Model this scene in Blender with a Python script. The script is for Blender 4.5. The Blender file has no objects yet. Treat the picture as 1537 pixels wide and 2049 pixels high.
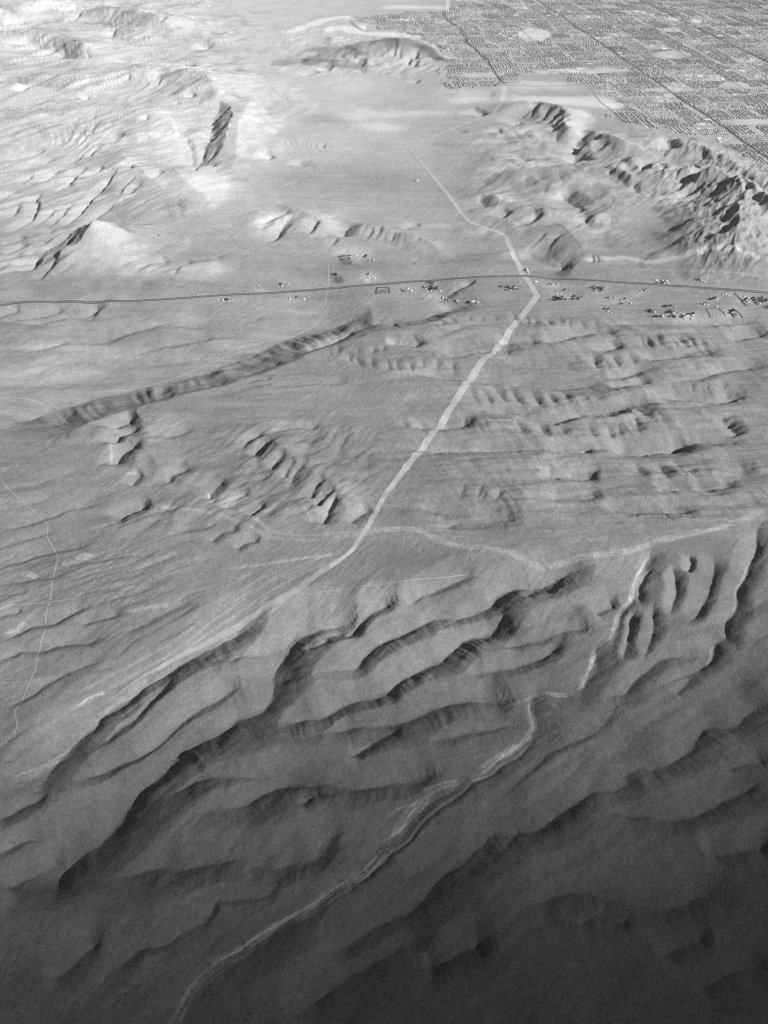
import bpy, math, random
import numpy as np
from mathutils import Vector
S = bpy.context.scene
rad = math.radians

# ---------------------------------------------------------------- camera, sky, sun, exposure
H = 2000.0                      # height of the aircraft above the desert floor
FPX, CX, CY = 1539.0, 768.5, 1024.5
PITCH = rad(41.5)
SP, CP = math.sin(PITCH), math.cos(PITCH)
cam = bpy.data.cameras.new('camera')
cam.sensor_fit = 'VERTICAL'; cam.sensor_height = 24.0; cam.lens = 24.0 * FPX / 2049.0
cam.clip_start = 5.0; cam.clip_end = 400000.0
camo = bpy.data.objects.new('camera', cam); S.collection.objects.link(camo)
camo.location = (0, 0, H); camo.rotation_euler = (math.pi / 2 - PITCH, 0, 0)
S.camera = camo

SUN_AZ, SUN_EL = rad(-24), rad(31)       # azimuth measured from +X (right of the camera)
sdir = Vector((math.cos(SUN_EL) * math.cos(SUN_AZ), math.cos(SUN_EL) * math.sin(SUN_AZ), math.sin(SUN_EL)))
sun = bpy.data.lights.new('sun', 'SUN'); sun.energy = 5.0; sun.angle = rad(0.5); sun.color = (1, 1, 1)
suno = bpy.data.objects.new('sun', sun); S.collection.objects.link(suno)
suno.rotation_euler = sdir.to_track_quat('Z', 'Y').to_euler(); suno.location = sdir * 9000
W = bpy.data.worlds.new('World'); S.world = W; W.use_nodes = True
wn, wl = W.node_tree.nodes, W.node_tree.links
sky = wn.new('ShaderNodeTexSky'); sky.sky_type = 'NISHITA'; sky.sun_disc = False
sky.sun_elevation = SUN_EL; sky.sun_rotation = rad(90) - SUN_AZ
bw = wn.new('ShaderNodeSeparateColor')   # black and white film behind a red filter: a grey sky from the red channel
sky.air_density = 0.25; sky.dust_density = 0.1
wl.new(sky.outputs[0], bw.inputs[0]); wl.new(bw.outputs[0], wn['Background'].inputs[0])
wn['Background'].inputs[1].default_value = 0.05
S.view_settings.view_transform = 'Standard'; S.view_settings.look = 'None'
S.view_settings.exposure = 0.78; S.view_settings.gamma = 1.0; S.view_settings.use_curve_mapping = False
S.cycles.use_denoising = False
S.cycles.max_bounces = 3; S.cycles.diffuse_bounces = 2; S.cycles.volume_bounces = 0
S.cycles.transparent_max_bounces = 4

# ---------------------------------------------------------------- helpers
COL = S.collection
rng = np.random.default_rng(7)
random.seed(7)

def U(px, py, z=0.0):
    """world point on the level z that the camera sees at photograph pixel px,py"""
    px = np.asarray(px, float); py = np.asarray(py, float)
    a = (px - CX) / FPX; b = -(py - CY) / FPX
    dy = CP + b * SP; dz = -SP + b * CP
    t = (z - H) / dz
    return np.stack([a * t, dy * t], -1)

def to_px(x, y, z=0.0):
    zc = y * CP + (H - z) * SP
    yy = y * SP - (H - z) * CP
    return CX + FPX * x / zc, CY - FPX * yy / zc

_perm = {}
def perlin(x, y, seed=0):
    if seed not in _perm:
        r = np.random.default_rng(seed + 100)
        p = r.permutation(256); _perm[seed] = np.concatenate([p, p, p[:2]]).astype(np.int32)
    p = _perm[seed]
    xi = np.floor(x).astype(np.int32); yi = np.floor(y).astype(np.int32)
    xf = x - xi; yf = y - yi; xi &= 255; yi &= 255
    u = xf * xf * xf * (xf * (xf * 6 - 15) + 10); v = yf * yf * yf * (yf * (yf * 6 - 15) + 10)
    gx = np.cos(np.arange(256) * 2 * np.pi / 256); gy = np.sin(np.arange(256) * 2 * np.pi / 256)
    def g(ix, iy, fx, fy):
        h = p[p[ix] + iy]
        return gx[h] * fx + gy[h] * fy
    a = g(xi, yi, xf, yf); b = g(xi + 1, yi, xf - 1, yf)
    c = g(xi, yi + 1, xf, yf - 1); d = g(xi + 1, yi + 1, xf - 1, yf - 1)
    return (a + u * (b - a)) * (1 - v) + (c + u * (d - c)) * v

def fbm(x, y, o=4, seed=0, g=0.5):
    s = np.zeros_like(x); a = 1.0
    for i in range(o):
        s += a * perlin(x * 2 ** i + 13.7 * i, y * 2 ** i - 7.1 * i, seed + i); a *= g
    return s

def sstep(a, b, x):
    t = np.clip((x - a) / (b - a), 0, 1); return t * t * (3 - 2 * t)

def catmull(P, n=6):
    P = np.asarray(P, float)
    if len(P) < 3: 
        t = np.linspace(0, 1, 2 * n)[:, None]; return P[:1] * (1 - t) + P[-1:] * t
    Q = np.vstack([2 * P[0] - P[1], P, 2 * P[-1] - P[-2]]); out = []
    for i in range(1, len(Q) - 2):
        t = np.linspace(0, 1, n, endpoint=False)[:, None]
        a, b, c, d = Q[i - 1], Q[i], Q[i + 1], Q[i + 2]
        out.append(0.5 * (2 * b + (c - a) * t + (2 * a - 5 * b + 4 * c - d) * t ** 2 + (3 * b - a - 3 * c + d) * t ** 3))
    return np.vstack(out + [P[-1:]])

def sdist(X, Y, L):
    """distance, side (-1 left of the way of travel .. 1 right, easing over past the ends), smooth arc length, total length"""
    best = np.full(X.shape, 1e18); sg = np.ones_like(X); acc = 0.0; segs = []
    for i in range(len(L) - 1):
        ax, ay = L[i]; bx, by = L[i + 1]; ux, uy = bx - ax, by - ay
        l2 = ux * ux + uy * uy
        if l2 < 1e-6: continue
        l = math.sqrt(l2)
        qx = X - ax; qy = Y - ay
        t = np.clip((qx * ux + qy * uy) / l2, 0, 1)
        dx = qx - t * ux; dy = qy - t * uy; d2 = dx * dx + dy * dy
        m = d2 < best
        best = np.where(m, d2, best)
        sg = np.where(m, (uy * qx - ux * qy) / (l * np.sqrt(d2) + 1e-6), sg)
        segs.append((d2, acc + t * l)); acc += l
    num = np.zeros_like(X); den = np.zeros_like(X)
    for d2, sv_ in segs:
        w = ((best + 16.0) / (d2 + 16.0)) ** 4
        num += w * sv_; den += w
    return np.sqrt(best), np.clip(sg, -1, 1), num / den, acc

def near(X, Y, L, w):
    lo = L.min(0) - w; hi = L.max(0) + w
    return np.nonzero((X > lo[0]) & (X < hi[0]) & (Y > lo[1]) & (Y < hi[1]))[0]

def px_width(P, w):
    """ground width that w photograph pixels across the line P span"""
    P = np.asarray(P, float); m = P[len(P) // 2]; t = P[-1] - P[0]
    t = t / (np.hypot(*t) + 1e-9); n = np.array([-t[1], t[0]])
    a = U(*m); b = U(*(m + n * 4)); c = U(*(m + t * 4)); tw = (c - a) / np.hypot(*(c - a))
    d = (b - a); return abs(d[0] * tw[1] - d[1] * tw[0]) / 4 * w

# ---------------------------------------------------------------- the lie of the land
# drainage lines: photograph points, width of the steep shaded bank, of the gentle bank (pixels), steepness
VAL = []
def V(pts, wr=20, wl=60, k=0.34, p=1.7, taper=0.22, rib=0.25, z=0.0, crest=False):
    P = np.array(pts, float).reshape(-1, 2)
    y = P[:, 1].mean(); x = P[:, 0].mean()
    if y > 1150: wr *= 1.85 if wr > 12 else 1.5; wl *= 1.2; rib *= .7; k *= 1.02; p = 1.75; wr *= .72 if x > 930 and y > 1420 else 1; k *= .85 if x > 930 and y > 1420 else 1
    elif y > 565: wr *= 1.2; wl *= 1.5; wr *= 1.15 if y < 725 or x > 750 else 1; k *= (1.4 if y < 725 else .98) if x < 750 else 1.42
    else: wr *= .78 if 1125 < x < 1335 and y < 420 else 1; up = x < 345 and 255 < y < 465; wr *= .8 if up else 1; wl = 3.2 * wr if up else max(wl, 2.4 * wr); k *= 1.45 if up else .85 if x > 1325 else 1.08
    VAL.append((P, wr, wl, k, p, taper, rib, z, crest))
def ribs(foot, vec, n, w=9, wl=9, k=0.36, z=0.0, jit=0.3):
    F = catmull(np.array(foot, float).reshape(-1, 2), 12)
    r = random.Random(int(foot[0] * 7 + foot[1]))
    for i in range(n):
        q = F[int((i + 0.5 + r.uniform(-jit, jit)) / n * (len(F) - 1))]
        l = r.uniform(0.9, 1.4)
        e = q + np.array(vec) * l + np.array((r.uniform(-4, 4), 0))
        m = (q + e) / 2 + np.array((r.uniform(-3, 3), r.uniform(-2, 2)))
        V([*q, *m, *e], w * r.uniform(.6, 1.1), wl * r.uniform(.8, 1.5), k * r.uniform(.45, .8), 1.5, 0.5, 0.1, z)

# foreground valleys
V((60,1640,90,1580,110,1535,150,1490,190,1455,210,1430,265,1390,320,1355,370,1320,425,1295,475,1270,525,1235,565,1205), 42, 60, .36)
V((185,1505,195,1495,235,1460,280,1420,320,1380,350,1335), 24, 26, .30)
V((120,1592,135,1585,190,1555,245,1520,285,1500,320,1470,350,1445,385,1420,415,1405,465,1380,540,1368), 32, 70, .38)
V((104,1850,120,1789,125,1744,165,1704,200,1679,240,1640,280,1585,320,1552,345,1525,360,1500,400,1480,450,1460,480,1435,520,1415,540,1385,550,1355,570,1315,590,1285,610,1272,665,1255,700,1243,740,1225), 58, 80, .33, 1.6, .1, .3)
V((335,1640,350,1595,370,1575,400,1560,430,1552,475,1550,530,1552,590,1560,650,1568), 26, 30, .3)
V((392,1645,430,1626,450,1621,480,1614,520,1594,550,1574,570,1566,615,1570,700,1572,768,1567,818,1562,888,1552,920,1550), 38, 60, .32)
V((590,1620,615,1599,640,1577), 20, 24, .26)
V((185,1790,230,1764,270,1752,300,1744,330,1734,360,1738,400,1729,435,1724,475,1722,520,1729,550,1732,590,1722,630,1717,645,1699,660,1677,690,1669,730,1655), 42, 60, .3)
V((0,1794,40,1764,75,1739,100,1714,125,1694), 30, 30, .3)
V((-20,1730,30,1694,60,1680,100,1682,135,1677,170,1684), 26, 30, .28)
V((-20,1655,30,1624,65,1604,100,1588), 16, 30, .28)
V((95,1965,150,1929,185,1895,215,1885), 30, 60, .2)
V((150,2030,170,1999,200,1969,250,1924,280,1899,325,1889,360,1869,400,1849,420,1824,432,1800,490,1795,530,1784,555,1759,565,1741,595,1722), 24, 60, .26)
V((300,2090,345,2049,372,1999,400,1954,440,1921,480,1899,530,1864,580,1834,630,1804,680,1769,720,1744,755,1714,793,1664,828,1625,858,1600,893,1588,933,1560,968,1545,1000,1520,1043,1490,1063,1462,1072,1448,1063,1425,1063,1405,1073,1387,1093,1380,1118,1385,1158,1377,1178,1350,1188,1330,1193,1300,1223,1275,1233,1250,1243,1220,1263,1195,1273,1160,1288,1130,1308,1100,1320,1082), 40, 110, .2, 1.8, .06)
V((838,1660,868,1628,908,1597,958,1560,1000,1535,1043,1505,1066,1475,1072,1452), 9, 5, .5)
V((700,1780,760,1730,808,1682,853,1634,908,1597), 7, 4, .4)
# right of the wash
V((1180,1400,1248,1395,1268,1370,1298,1340,1323,1320,1368,1315,1430,1313), 22, 30, .24)
V((943,1640,1003,1594,1048,1550,1088,1515,1148,1485,1208,1450,1230,1420,1250,1395), 30, 50, .2)
V((1283,1330,1298,1285,1310,1245,1303,1200), 14, 34, .34)
V((1338,1235,1353,1185,1348,1150,1338,1130), 14, 24, .34)
V((1368,1262,1408,1215,1423,1180,1425,1150,1423,1105), 15, 40, .36)
V((1375,1150,1383,1130,1378,1115), 12, 16, .36)
V((1283,1215,1278,1180,1290,1150,1310,1130), 12, 10, .36)
V((1250,1330,1252,1290,1262,1240,1275,1215), 22, 10, .3)
V((1183,1545,1218,1515,1268,1470,1308,1440,1343,1410,1385,1398), 24, 40, .18)
V((1350,1397,1373,1375,1390,1352), 18, 30, .24)
V((1305,1400,1343,1370,1383,1350,1408,1335,1423,1315,1428,1290,1455,1280,1453,1250,1468,1225,1475,1205,1475,1175,1488,1155,1498,1130,1518,1100,1513,1075,1518,1055,1545,1030), 20, 40, .34)
V((620,1920,665,1907,700,1894,735,1869,768,1849,808,1829,843,1804,868,1774,893,1744,918,1719,953,1694,978,1669,1028,1659,1078,1654,1108,1639,1138,1614,1178,1594,1218,1584,1248,1569,1268,1545,1308,1535,1348,1525,1378,1505,1393,1480,1418,1460,1468,1450,1508,1425,1545,1400), 62, 120, .33, 1.6, .06)
V((560,2060,640,2010,700,1960,760,1915,833,1880,880,1850), 60, 80, .2)
V((1000,1700,1020,1670,1045,1640), 22, 20, .24)
V((1193,1660,1218,1637,1268,1632,1318,1632,1358,1635,1393,1629,1433,1614,1468,1599,1503,1584,1550,1560), 42, 80, .34)
V((1440,1545,1488,1530,1545,1523), 30, 50, .28)
V((1000,1850,1048,1819,1088,1809,1118,1794,1158,1786,1193,1789,1243,1804,1308,1814,1368,1804,1413,1796,1448,1804,1500,1824), 60, 90, .3)
V((1150,1860,1183,1841,1218,1844,1275,1856), 34, 40, .24)
V((820,1938,878,1922,918,1909,948,1904,1000,1895), 44, 60, .3)
V((1318,1925,1353,1899,1383,1882,1430,1877), 46, 50, .28)
V((1400,1708,1468,1704,1498,1697,1550,1696), 60, 50, .26)
V((1380,2000,1430,1960,1480,1940,1545,1925), 60, 60, .22)
V((760,1765,818,1744,868,1724,920,1712), 18, 60, .14)
# the fan of long banks left of the main wash
V((685,1290,700,1260,730,1235,768,1212,805,1198), 30, 40, .32)
V((795,1225,838,1195,878,1175,933,1155,975,1147), 24, 34, .26)
V((590,1382,605,1375,645,1357,685,1345,710,1335,725,1315,745,1300,768,1285,808,1267,843,1250,878,1237,918,1230,958,1220,983,1207,1003,1185,1028,1177,1068,1175,1093,1172,1128,1155,1168,1145,1205,1138), 36, 70, .35)
V((520,1478,555,1455,600,1440,640,1430,690,1410,720,1395,768,1382,798,1360,828,1345,858,1330,883,1320,913,1295,938,1280,973,1270,988,1255,1003,1235,1010,1205), 42, 60, .38, 1.6, .15, .35)
V((610,1488,650,1472,690,1460,725,1455,768,1452,813,1440,853,1420,893,1410,933,1405,988,1402,1060,1393), 46, 70, .32)
V((995,1305,1033,1287,1068,1280,1118,1272,1148,1262,1205,1258), 26, 50, .28)
V((905,1360,938,1350,988,1342,1038,1330,1078,1315,1113,1290,1130,1265), 28, 50, .28)
V((835,1488,883,1477,933,1472,983,1460,1028,1445,1062,1430), 34, 60, .28)
V((690,1518,725,1495,768,1470,805,1452), 26, 34, .28)
V((1050,1200,1066,1180,1075,1160), 14, 16, .3)
V((1095,1185,1112,1165,1122,1150), 12, 16, .26)
V((450,1335,475,1312,520,1300,570,1292), 18, 30, .26)
V((1185,1230,1210,1215,1240,1205), 26, 40, .26)
V((610,1300,640,1285,660,1268), 14, 10, .3); V((640,1285,655,1265,690,1250), 14, 12, .3)
# left side streaks
V((-10,1295,30,1272,65,1255,100,1250,125,1240,165,1222,195,1220), 9, 26, .38)
V((-10,1332,25,1310,45,1300,80,1302,115,1292,165,1287,225,1272), 11, 26, .38)
V((155,1252,190,1242,215,1235,250,1218), 7, 18, .32)
V((-10,1240,30,1231,50,1222), 6, 12, .32)
V((-10,1425,30,1405,60,1390,105,1360,165,1335,225,1310), 8, 22, .26)
V((-10,1145,40,1125,90,1110,135,1100,200,1091), 9, 22, .36)
V((110,1137,185,1125,225,1120,320,1116), 6, 18, .26)
V((-10,1172,50,1162,95,1160,140,1154), 5, 12, .26); V((-10,1194,30,1190,60,1186), 5, 12, .26)
V((-10,1064,60,1050,110,1032,150,1020,220,1010), 7, 20, .26); V((0,1100,40,1085,85,1072,120,1062), 6, 16, .2)
V((230,1270,280,1255,330,1225,400,1200), 12, 24, .18); V((150,1345,220,1330,290,1295,330,1270), 12, 24, .14)
V((120,1490,170,1450,230,1425,290,1385), 6, 14, .16); V((-10,1540,60,1490,130,1440,200,1400), 6, 14, .2)
V((-10,1500,50,1462,110,1430,170,1405), 5, 14, .18); V((200,1330,260,1290,330,1250,420,1190), 8, 18, .14)
# the long scarp
V((88,894,104,876,125,862,150,850,215,830,260,818,320,802,380,792,450,772,480,760,530,740,590,715,650,688,689,677,725,670,765,660,792,655,819,653), 60, 130, .29, .9, .17, .4, 0, True)
V((770,668,792,655,845,650,879,643,899,633,925,627,959,620,990,614), 20, 160, .24, 1.05, .3, .3, 0, True)
V((868,596,905,584,930,573,957,561), 7, 12, .34)
V((600,705,640,690,690,668,720,650), 14, 8, .34); 
ribs((300,800,380,778,450,760), (24,-14), 5, 15, 12, .5)
ribs((470,752,560,718,650,682), (22,-14), 6, 15, 12, .4)
ribs((660,675,740,655,800,645), (14,-20), 4, 16, 14, .42)
ribs((110,880,200,830,290,806), (16,-10), 6, 8, 8, .3)
# hills under the scarp
for a in ((220,872,240,855,280,843),(222,907,250,880,290,863),(227,947,250,915,294,893)): V(a, 22, 20, .42, 1.4, .3)
V((262,978,275,962,290,952), 12, 16, .3); V((335,982,350,960,384,938), 18, 18, .32)
V((420,1012,425,990,452,963), 18, 22, .32); V((445,1029,470,1005,505,988), 15, 22, .3); V((495,1040,515,1025,530,1012), 12, 12, .36)
for a in ((482,913,500,890,534,873),(503,928,525,905,549,888),(540,953,555,932,574,918),(563,968,580,945,599,932),(575,980,600,950,624,938)): V(a, 13, 12, .4, 1.4, .3)
V((618,1010,635,985,655,968), 18, 14, .4); V((627,1022,650,1005,674,988), 18, 14, .42); V((640,1060,660,1030,676,996), 24, 22, .4)
V((695,1055,715,1040,745,1020), 16, 16, .32); V((225,1055,265,1030,305,1016), 20, 20, .36)
V((350,1064,420,1055,440,1045), 8, 14, .2); V((420,1090,450,1070,480,1064), 12, 16, .3); V((465,1105,500,1087,525,1084), 10, 14, .34)
V((290,877,350,872,395,860), 8, 20, .22); V((525,782,600,772,650,767,715,764), 7, 16, .26); V((490,770,515,760,545,762), 7, 12, .26)
V((540,867,590,860,645,856), 8, 14, .28); V((575,742,650,748,700,752), 5, 10, .22); V((460,842,520,836,600,840), 5, 12, .2)
V((0,660,20,647,53,640,110,628,145,618), 7, 18, .34); V((45,661,83,652,117,643,140,637,167,637,190,627,222,624), 9, 18, .36)
V((195,680,227,670,253,663,283,657,327,645,377,645,440,644), 8, 20, .34); V((320,680,367,673,400,667,430,656), 6, 14, .34)
V((40,702,100,692,140,682,200,680,255,664), 8, 18, .34); V((265,693,340,677,400,666,428,658), 6, 14, .32)
V((-10,758,75,755,170,751), 6, 16, .28); V((285,712,340,705,380,703), 5, 12, .24); V((150,735,180,728,260,732), 5, 14, .2)
V((170,645,185,632,197,612), 8, 8, .3); V((480,628,510,622,520,614), 4, 8, .3); V((-10,640,20,628,50,622), 5, 10, .3)
V((-20,850,60,845,140,830), 8, 20, .22)
# mid right, long east-west swales
for a in ((1070,697,1118,685,1158,675,1183,672,1218,675,1255,684),(983,690,1088,691),(868,716,958,709,1050,710),(1180,708,1208,702,1250,696),
          (970,722,1068,736,1118,739,1168,750,1218,760,1248,755,1293,745,1340,739),(1268,722,1368,720,1440,719),
          (768,757,848,755,933,762,978,767,1030,772,1078,775,1128,780,1193,772,1225,760),(1220,784,1268,772,1302,764),
          (1328,772,1388,765,1438,750,1498,740,1545,736),(770,690,830,693,850,688),(1200,660,1280,652,1400,655,1537,650),(1450,680,1490,678,1537,672)):
    V(a, 9, 16, .3, 1.5, .25)
for a in ((923,825,1018,832,1078,848,1118,846,1168,835,1218,828,1268,830,1298,850,1350,856),(1283,803,1368,803,1433,806,1500,800),(820,862,883,860,955,857),
          (758,899,838,905,918,907,988,905,1108,902,1198,897,1318,892,1388,888,1545,889),(1075,954,1118,960,1205,960),(1305,985,1393,987,1480,978),
          (1195,1008,1243,1025,1318,1030,1400,1032),(1150,842,1200,838,1260,835)):
    V(a, 12, 18, .32, 1.5, .2)
V((1090,905,1130,908,1190,902), 14, 10, .3); V((1205,908,1250,908,1318,905,1395,893), 24, 14, .34)
V((1350,955,1420,945,1520,950), 20, 30, .16); V((830,1015,900,1030,960,1045,1050,1040), 24, 40, .14)
V((870,1060,930,1040,1010,1035), 20, 30, .12); V((1090,995,1150,1000,1210,995), 14, 24, .16)
ribs((700,735,770,750,850,755,940,757), (-14,-32), 9, 13, 13, .3)
ribs((950,822,1060,826,1185,830), (-32,-44), 7, 15, 15, .34)
ribs((1048,888,1180,890,1308,885), (-26,-38), 8, 15, 15, .3)
ribs((1285,705,1360,710,1440,714), (-26,-34), 7, 12, 12, .38)
ribs((1200,752,1240,752,1290,748), (-26,-34), 4, 12, 12, .34)
ribs((1358,800,1420,798,1475,795), (-20,-30), 5, 11, 12, .24)
ribs((1285,970,1340,978,1400,980), (-36,-54), 3, 22, 22, .3)
ribs((1000,1010,960,1010,905,1005), (8,-34), 4, 12, 12, .24)
ribs((1035,655,1110,660,1200,665), (-6,-24), 8, 9, 9, .3)
ribs((1215,910,1290,910,1370,900), (14,-16), 6, 8, 8, .4)
ribs((1090,907,1140,908,1195,902), (10,-14), 4, 7, 7, .3)
ribs((800,865,860,862,930,862), (-10,-22), 4, 10, 10, .2)
ribs((640,720,720,715,780,716), (-6,-26), 5, 12, 12, .22)
ribs((880,660,940,650,1000,645), (-6,-14), 5, 10, 10, .24)
V((1463,858,1450,848,1440,835), 12, 20, .3); V((1478,880,1465,865,1455,845), 16, 20, .3)
# upland at the left: gullies
for a, w, k in (((129,458,142,440,159,427,184,411,197,400,235,378),5,.6),((241,374,265,360,290,350),5,.4),((69,453,84,445,111,429,133,416,150,403,164,389,184,369,208,347,236,316),6,.6),
          ((-5,447,29,429,55,411,64,396,69,383,64,376,79,358),7,.55),((58,429,84,411,110,392),5,.4),((80,435,100,420,115,405,143,380),5,.4),((124,351,142,334,155,325,168,311),7,.5),
          ((-5,376,11,365,28,356),6,.5),((-5,416,18,400,37,382),7,.4),((66,345,88,334,115,319),7,.45),((174,336,192,321,204,312),7,.5),((172,296,181,283,198,272),6,.5),
          ((255,329,263,316,281,305),8,.4),((290,347,310,338,322,325),7,.4),((229,380,237,363,254,347,276,334),5,.4),((216,270,232,259,250,252),8,.5),((140,310,155,290,180,272),7,.3),
          ((20,325,60,310,110,290),8,.25),((0,300,40,290,90,275),7,.25),((300,350,312,338,320,332),4,.4),((100,360,125,350,150,345),5,.3),((30,345,50,335,60,325),5,.3)):
    V(a, w, w * 2.2, k, 1.4, .3, .3, 90)
# pyramid hill ribs
for a, w, k in (((60,491,100,478,133,464,168,456),7,.5),((74,495,111,487,144,476,181,458),7,.5),((82,543,106,522,124,504,142,491,172,472),8,.5),((44,537,62,520,78,500),13,.6),
          ((71,562,97,542,123,524),7,.45),((50,500,75,497,110,492),5,.4),((0,500,30,490,60,480),5,.5),((-5,480,30,474,55,466),4,.5),((-5,515,20,508,44,505),5,.3)):
    V(a, w, w * 1.6, k, 1.3, .25, .3, 30)
V((275,540,305,530,342,520), 6, 14, .4); V((345,560,365,540,390,525), 7, 14, .36)
V((385,525,420,519,450,514), 4, 10, .36); V((350,545,368,532,380,527), 4, 6, .3)
# hill with the dark ribbed face
V((389,324,403,288,413,268,419,248,427,224,440,203,448,195), 54, 14, .27, 1.05, .12, .3, 60)
for a in ((386,330,392,315,396,305),(401,302,419,292,440,275),(401,297,404,279,419,270),(413,269,429,257,460,240),(416,258,429,247,440,234),(421,236,429,226,443,217,463,210),(419,249,426,238,432,230),(409,322,420,312,432,300)):
    V(a, 8, 7, .6, 1.3, .25, .2, 80)
V((379,310,381,290,377,273,368,262,358,257), 10, 12, .55, 1.2, .2, .3, 70)
for a in ((345,240,352,250,356,255),(352,205,356,200,362,198),(380,194,386,190,394,188),(287,238,292,234,298,228),(255,160,258,155,262,152),(168,190,172,184,178,180)):
    V(a, 5, 6, .5, 1.2, .4, .2, 70)
# hills by the bright field
for a, w, k in (((1121,272,1112,258,1101,240,1083,234,1046,223,1019,209),13,.3),((1040,221,1052,215,1066,210),8,.5),((1058,226,1066,218,1080,203),11,.55),((1080,232,1090,222,1106,212),11,.55),((1094,238,1108,229,1126,219),11,.55),((1106,250,1118,239,1136,227),10,.55),((1114,262,1124,250,1138,238),10,.5),((1062,214,1070,208,1082,203),8,.5),((1180,282,1166,275,1150,267),22,.6),((1122,277,1116,270,1110,264),14,.5),((1174,314,1160,304,1148,296),18,.6),((1160,288,1152,286,1146,284),10,.5),
          ((1190,296,1205,291,1216,286),8,.5),((1172,280,1200,272,1226,264),6,.4),((1210,268,1222,262,1236,258),8,.4),((1344,299,1338,286,1331,277),17,.5),((1375,285,1376,275,1384,266),12,.5),((1412,322,1405,312,1410,302),13,.5),
          ((1268,374,1236,352,1204,331),16,.3),((1164,406,1140,386,1119,372),24,.34),((1158,519,1097,502,1049,479),30,.2),((1028,441,1060,432,1090,423),9,.45),((972,408,968,398,960,386),24,.26),((1040,320,1046,312,1056,306),14,.4),
          ((955,222,966,217,974,214),8,.5),((1020,240,1036,233,1052,230),7,.5),((995,256,1000,254,1006,252),6,.5),((1275,385,1268,360,1262,352),14,.3),((1300,345,1290,330,1284,322),18,.3),((1330,348,1322,335,1318,325),16,.3),
          ((1150,415,1160,411,1170,408),10,.4),((1000,425,1010,420,1022,416),8,.4),((1005,300,1030,292,1060,285),5,.3),((990,315,1010,308,1035,303),5,.3),((1140,455,1160,440,1185,430),8,.2),
          ((1085,494,1112,470,1128,458),8,.4),((1062,482,1082,466,1096,455),5,.4),((1185,515,1187,508,1189,498),7,.5),((1196,514,1197,507,1200,500),7,.36)):
    V(a, w, w * .8, k, 1.2, .25, .25, 40)
# the dark mountain at the right
for a, w, k in (((1325,362,1333,361,1381,353,1409,345,1432,336),9,.6),((1345,377,1360,368,1388,355),9,.6),((1368,386,1385,376,1406,367),9,.6),((1370,398,1390,388,1414,378),8,.6),((1395,408,1409,396,1440,384,1463,369,1471,352,1478,342),11,.7),
          ((1398,414,1415,407,1430,402),5,.5),((1425,415,1440,408,1458,403),6,.5),((1405,441,1432,427,1463,421,1472,408,1480,392),10,.7),((1430,446,1445,438,1464,428),7,.6),((1442,455,1455,446,1478,437),9,.6),((1432,480,1450,468,1474,452),13,.6),
          ((1460,502,1466,486,1474,470),13,.5),((1483,495,1488,486,1496,478),9,.4),((1412,350,1420,342,1432,334),8,.6),((1432,348,1445,340,1470,333),8,.6),((1335,345,1350,338,1375,334),8,.5),((1362,330,1380,331,1402,330),6,.5),
          ((1484,370,1488,356,1500,345),18,.6),((1512,390,1524,378,1545,365),20,.6),((1480,402,1490,388,1500,378),14,.5),((1498,418,1508,405,1520,396),12,.5),((1488,432,1494,425,1505,422),8,.5),((1485,466,1510,478,1530,490),8,.4),
          ((1500,450,1520,462,1545,474),7,.4),((1505,340,1515,332,1530,325),12,.4),((1320,382,1330,375,1345,370),6,.4),((1300,380,1310,376,1318,372),7,.3)):
    V(a, w, w * .9, k, 1.2, .25, .3, 60)
# low hills in the middle
for a, w, k in (((512,448,537,437,560,428,586,419),9,.5),((515,458,530,448,556,438),7,.36),((522,482,550,468,560,455,578,433),13,.4),((615,468,627,451,645,441),8,.5),((640,470,655,462,662,455),10,.24),((655,488,668,480,672,470),10,.3),
          ((686,474,692,457,708,443),26,.36),((805,455,820,450,845,444),4,.5),((818,521,830,512,845,506),4,.4)):
    V(a, w, w, k, 1.3, .3, .2, 10)
ribs((712,474,760,482,812,490,868,494), (15,-22), 10, 9, 8, .5, 10)
V((1060,545,1072,534,1086,525), 3, 6, .4); V((1100,506,1115,512,1126,522), 4, 6, .36)
V((1376,490,1386,494,1396,498),4,5,.4)
# far hills
for a, w, k in (((185,113,150,107,120,97,80,82,36,66),16,.26),((150,108,146,100,140,92),5,.5),((165,110,160,101,152,94),5,.5),((130,100,128,92,120,86),5,.5),((110,90,106,82,100,76),5,.5),((178,112,174,104,168,98),5,.5),((215,70,222,60,232,50),6,.5),((140,38,152,30,160,22),6,.5),
          ((300,35,306,31,312,27),6,.5),((325,50,329,45,334,42),7,.5),((256,115,270,112,295,112),6,.4),((395,90,410,83,422,76),6,.5),((365,130,380,127,392,125),6,.4),((30,158,45,158,60,162),12,.36),
          ((722,127,726,118,733,113),9,.5),((815,121,820,110,824,104),7,.6),((830,111,832,104,836,98),6,.6),((830,124,832,118,836,112),7,.5),((640,131,655,125,668,120),6,.4),((825,153,832,150,838,147),4,.5),((600,138,620,134,640,130),4,.3)):
    V(a, w, w * .8, k, 1.2, .25, .3, 60)
ribs((568,292,610,294,655,300), (-4,-10), 8, 5, 5, .5)
V((535,320,541,312,546,310), 10, 10, .4); V((595,330,602,325,608,332), 4, 5, .4)

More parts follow.
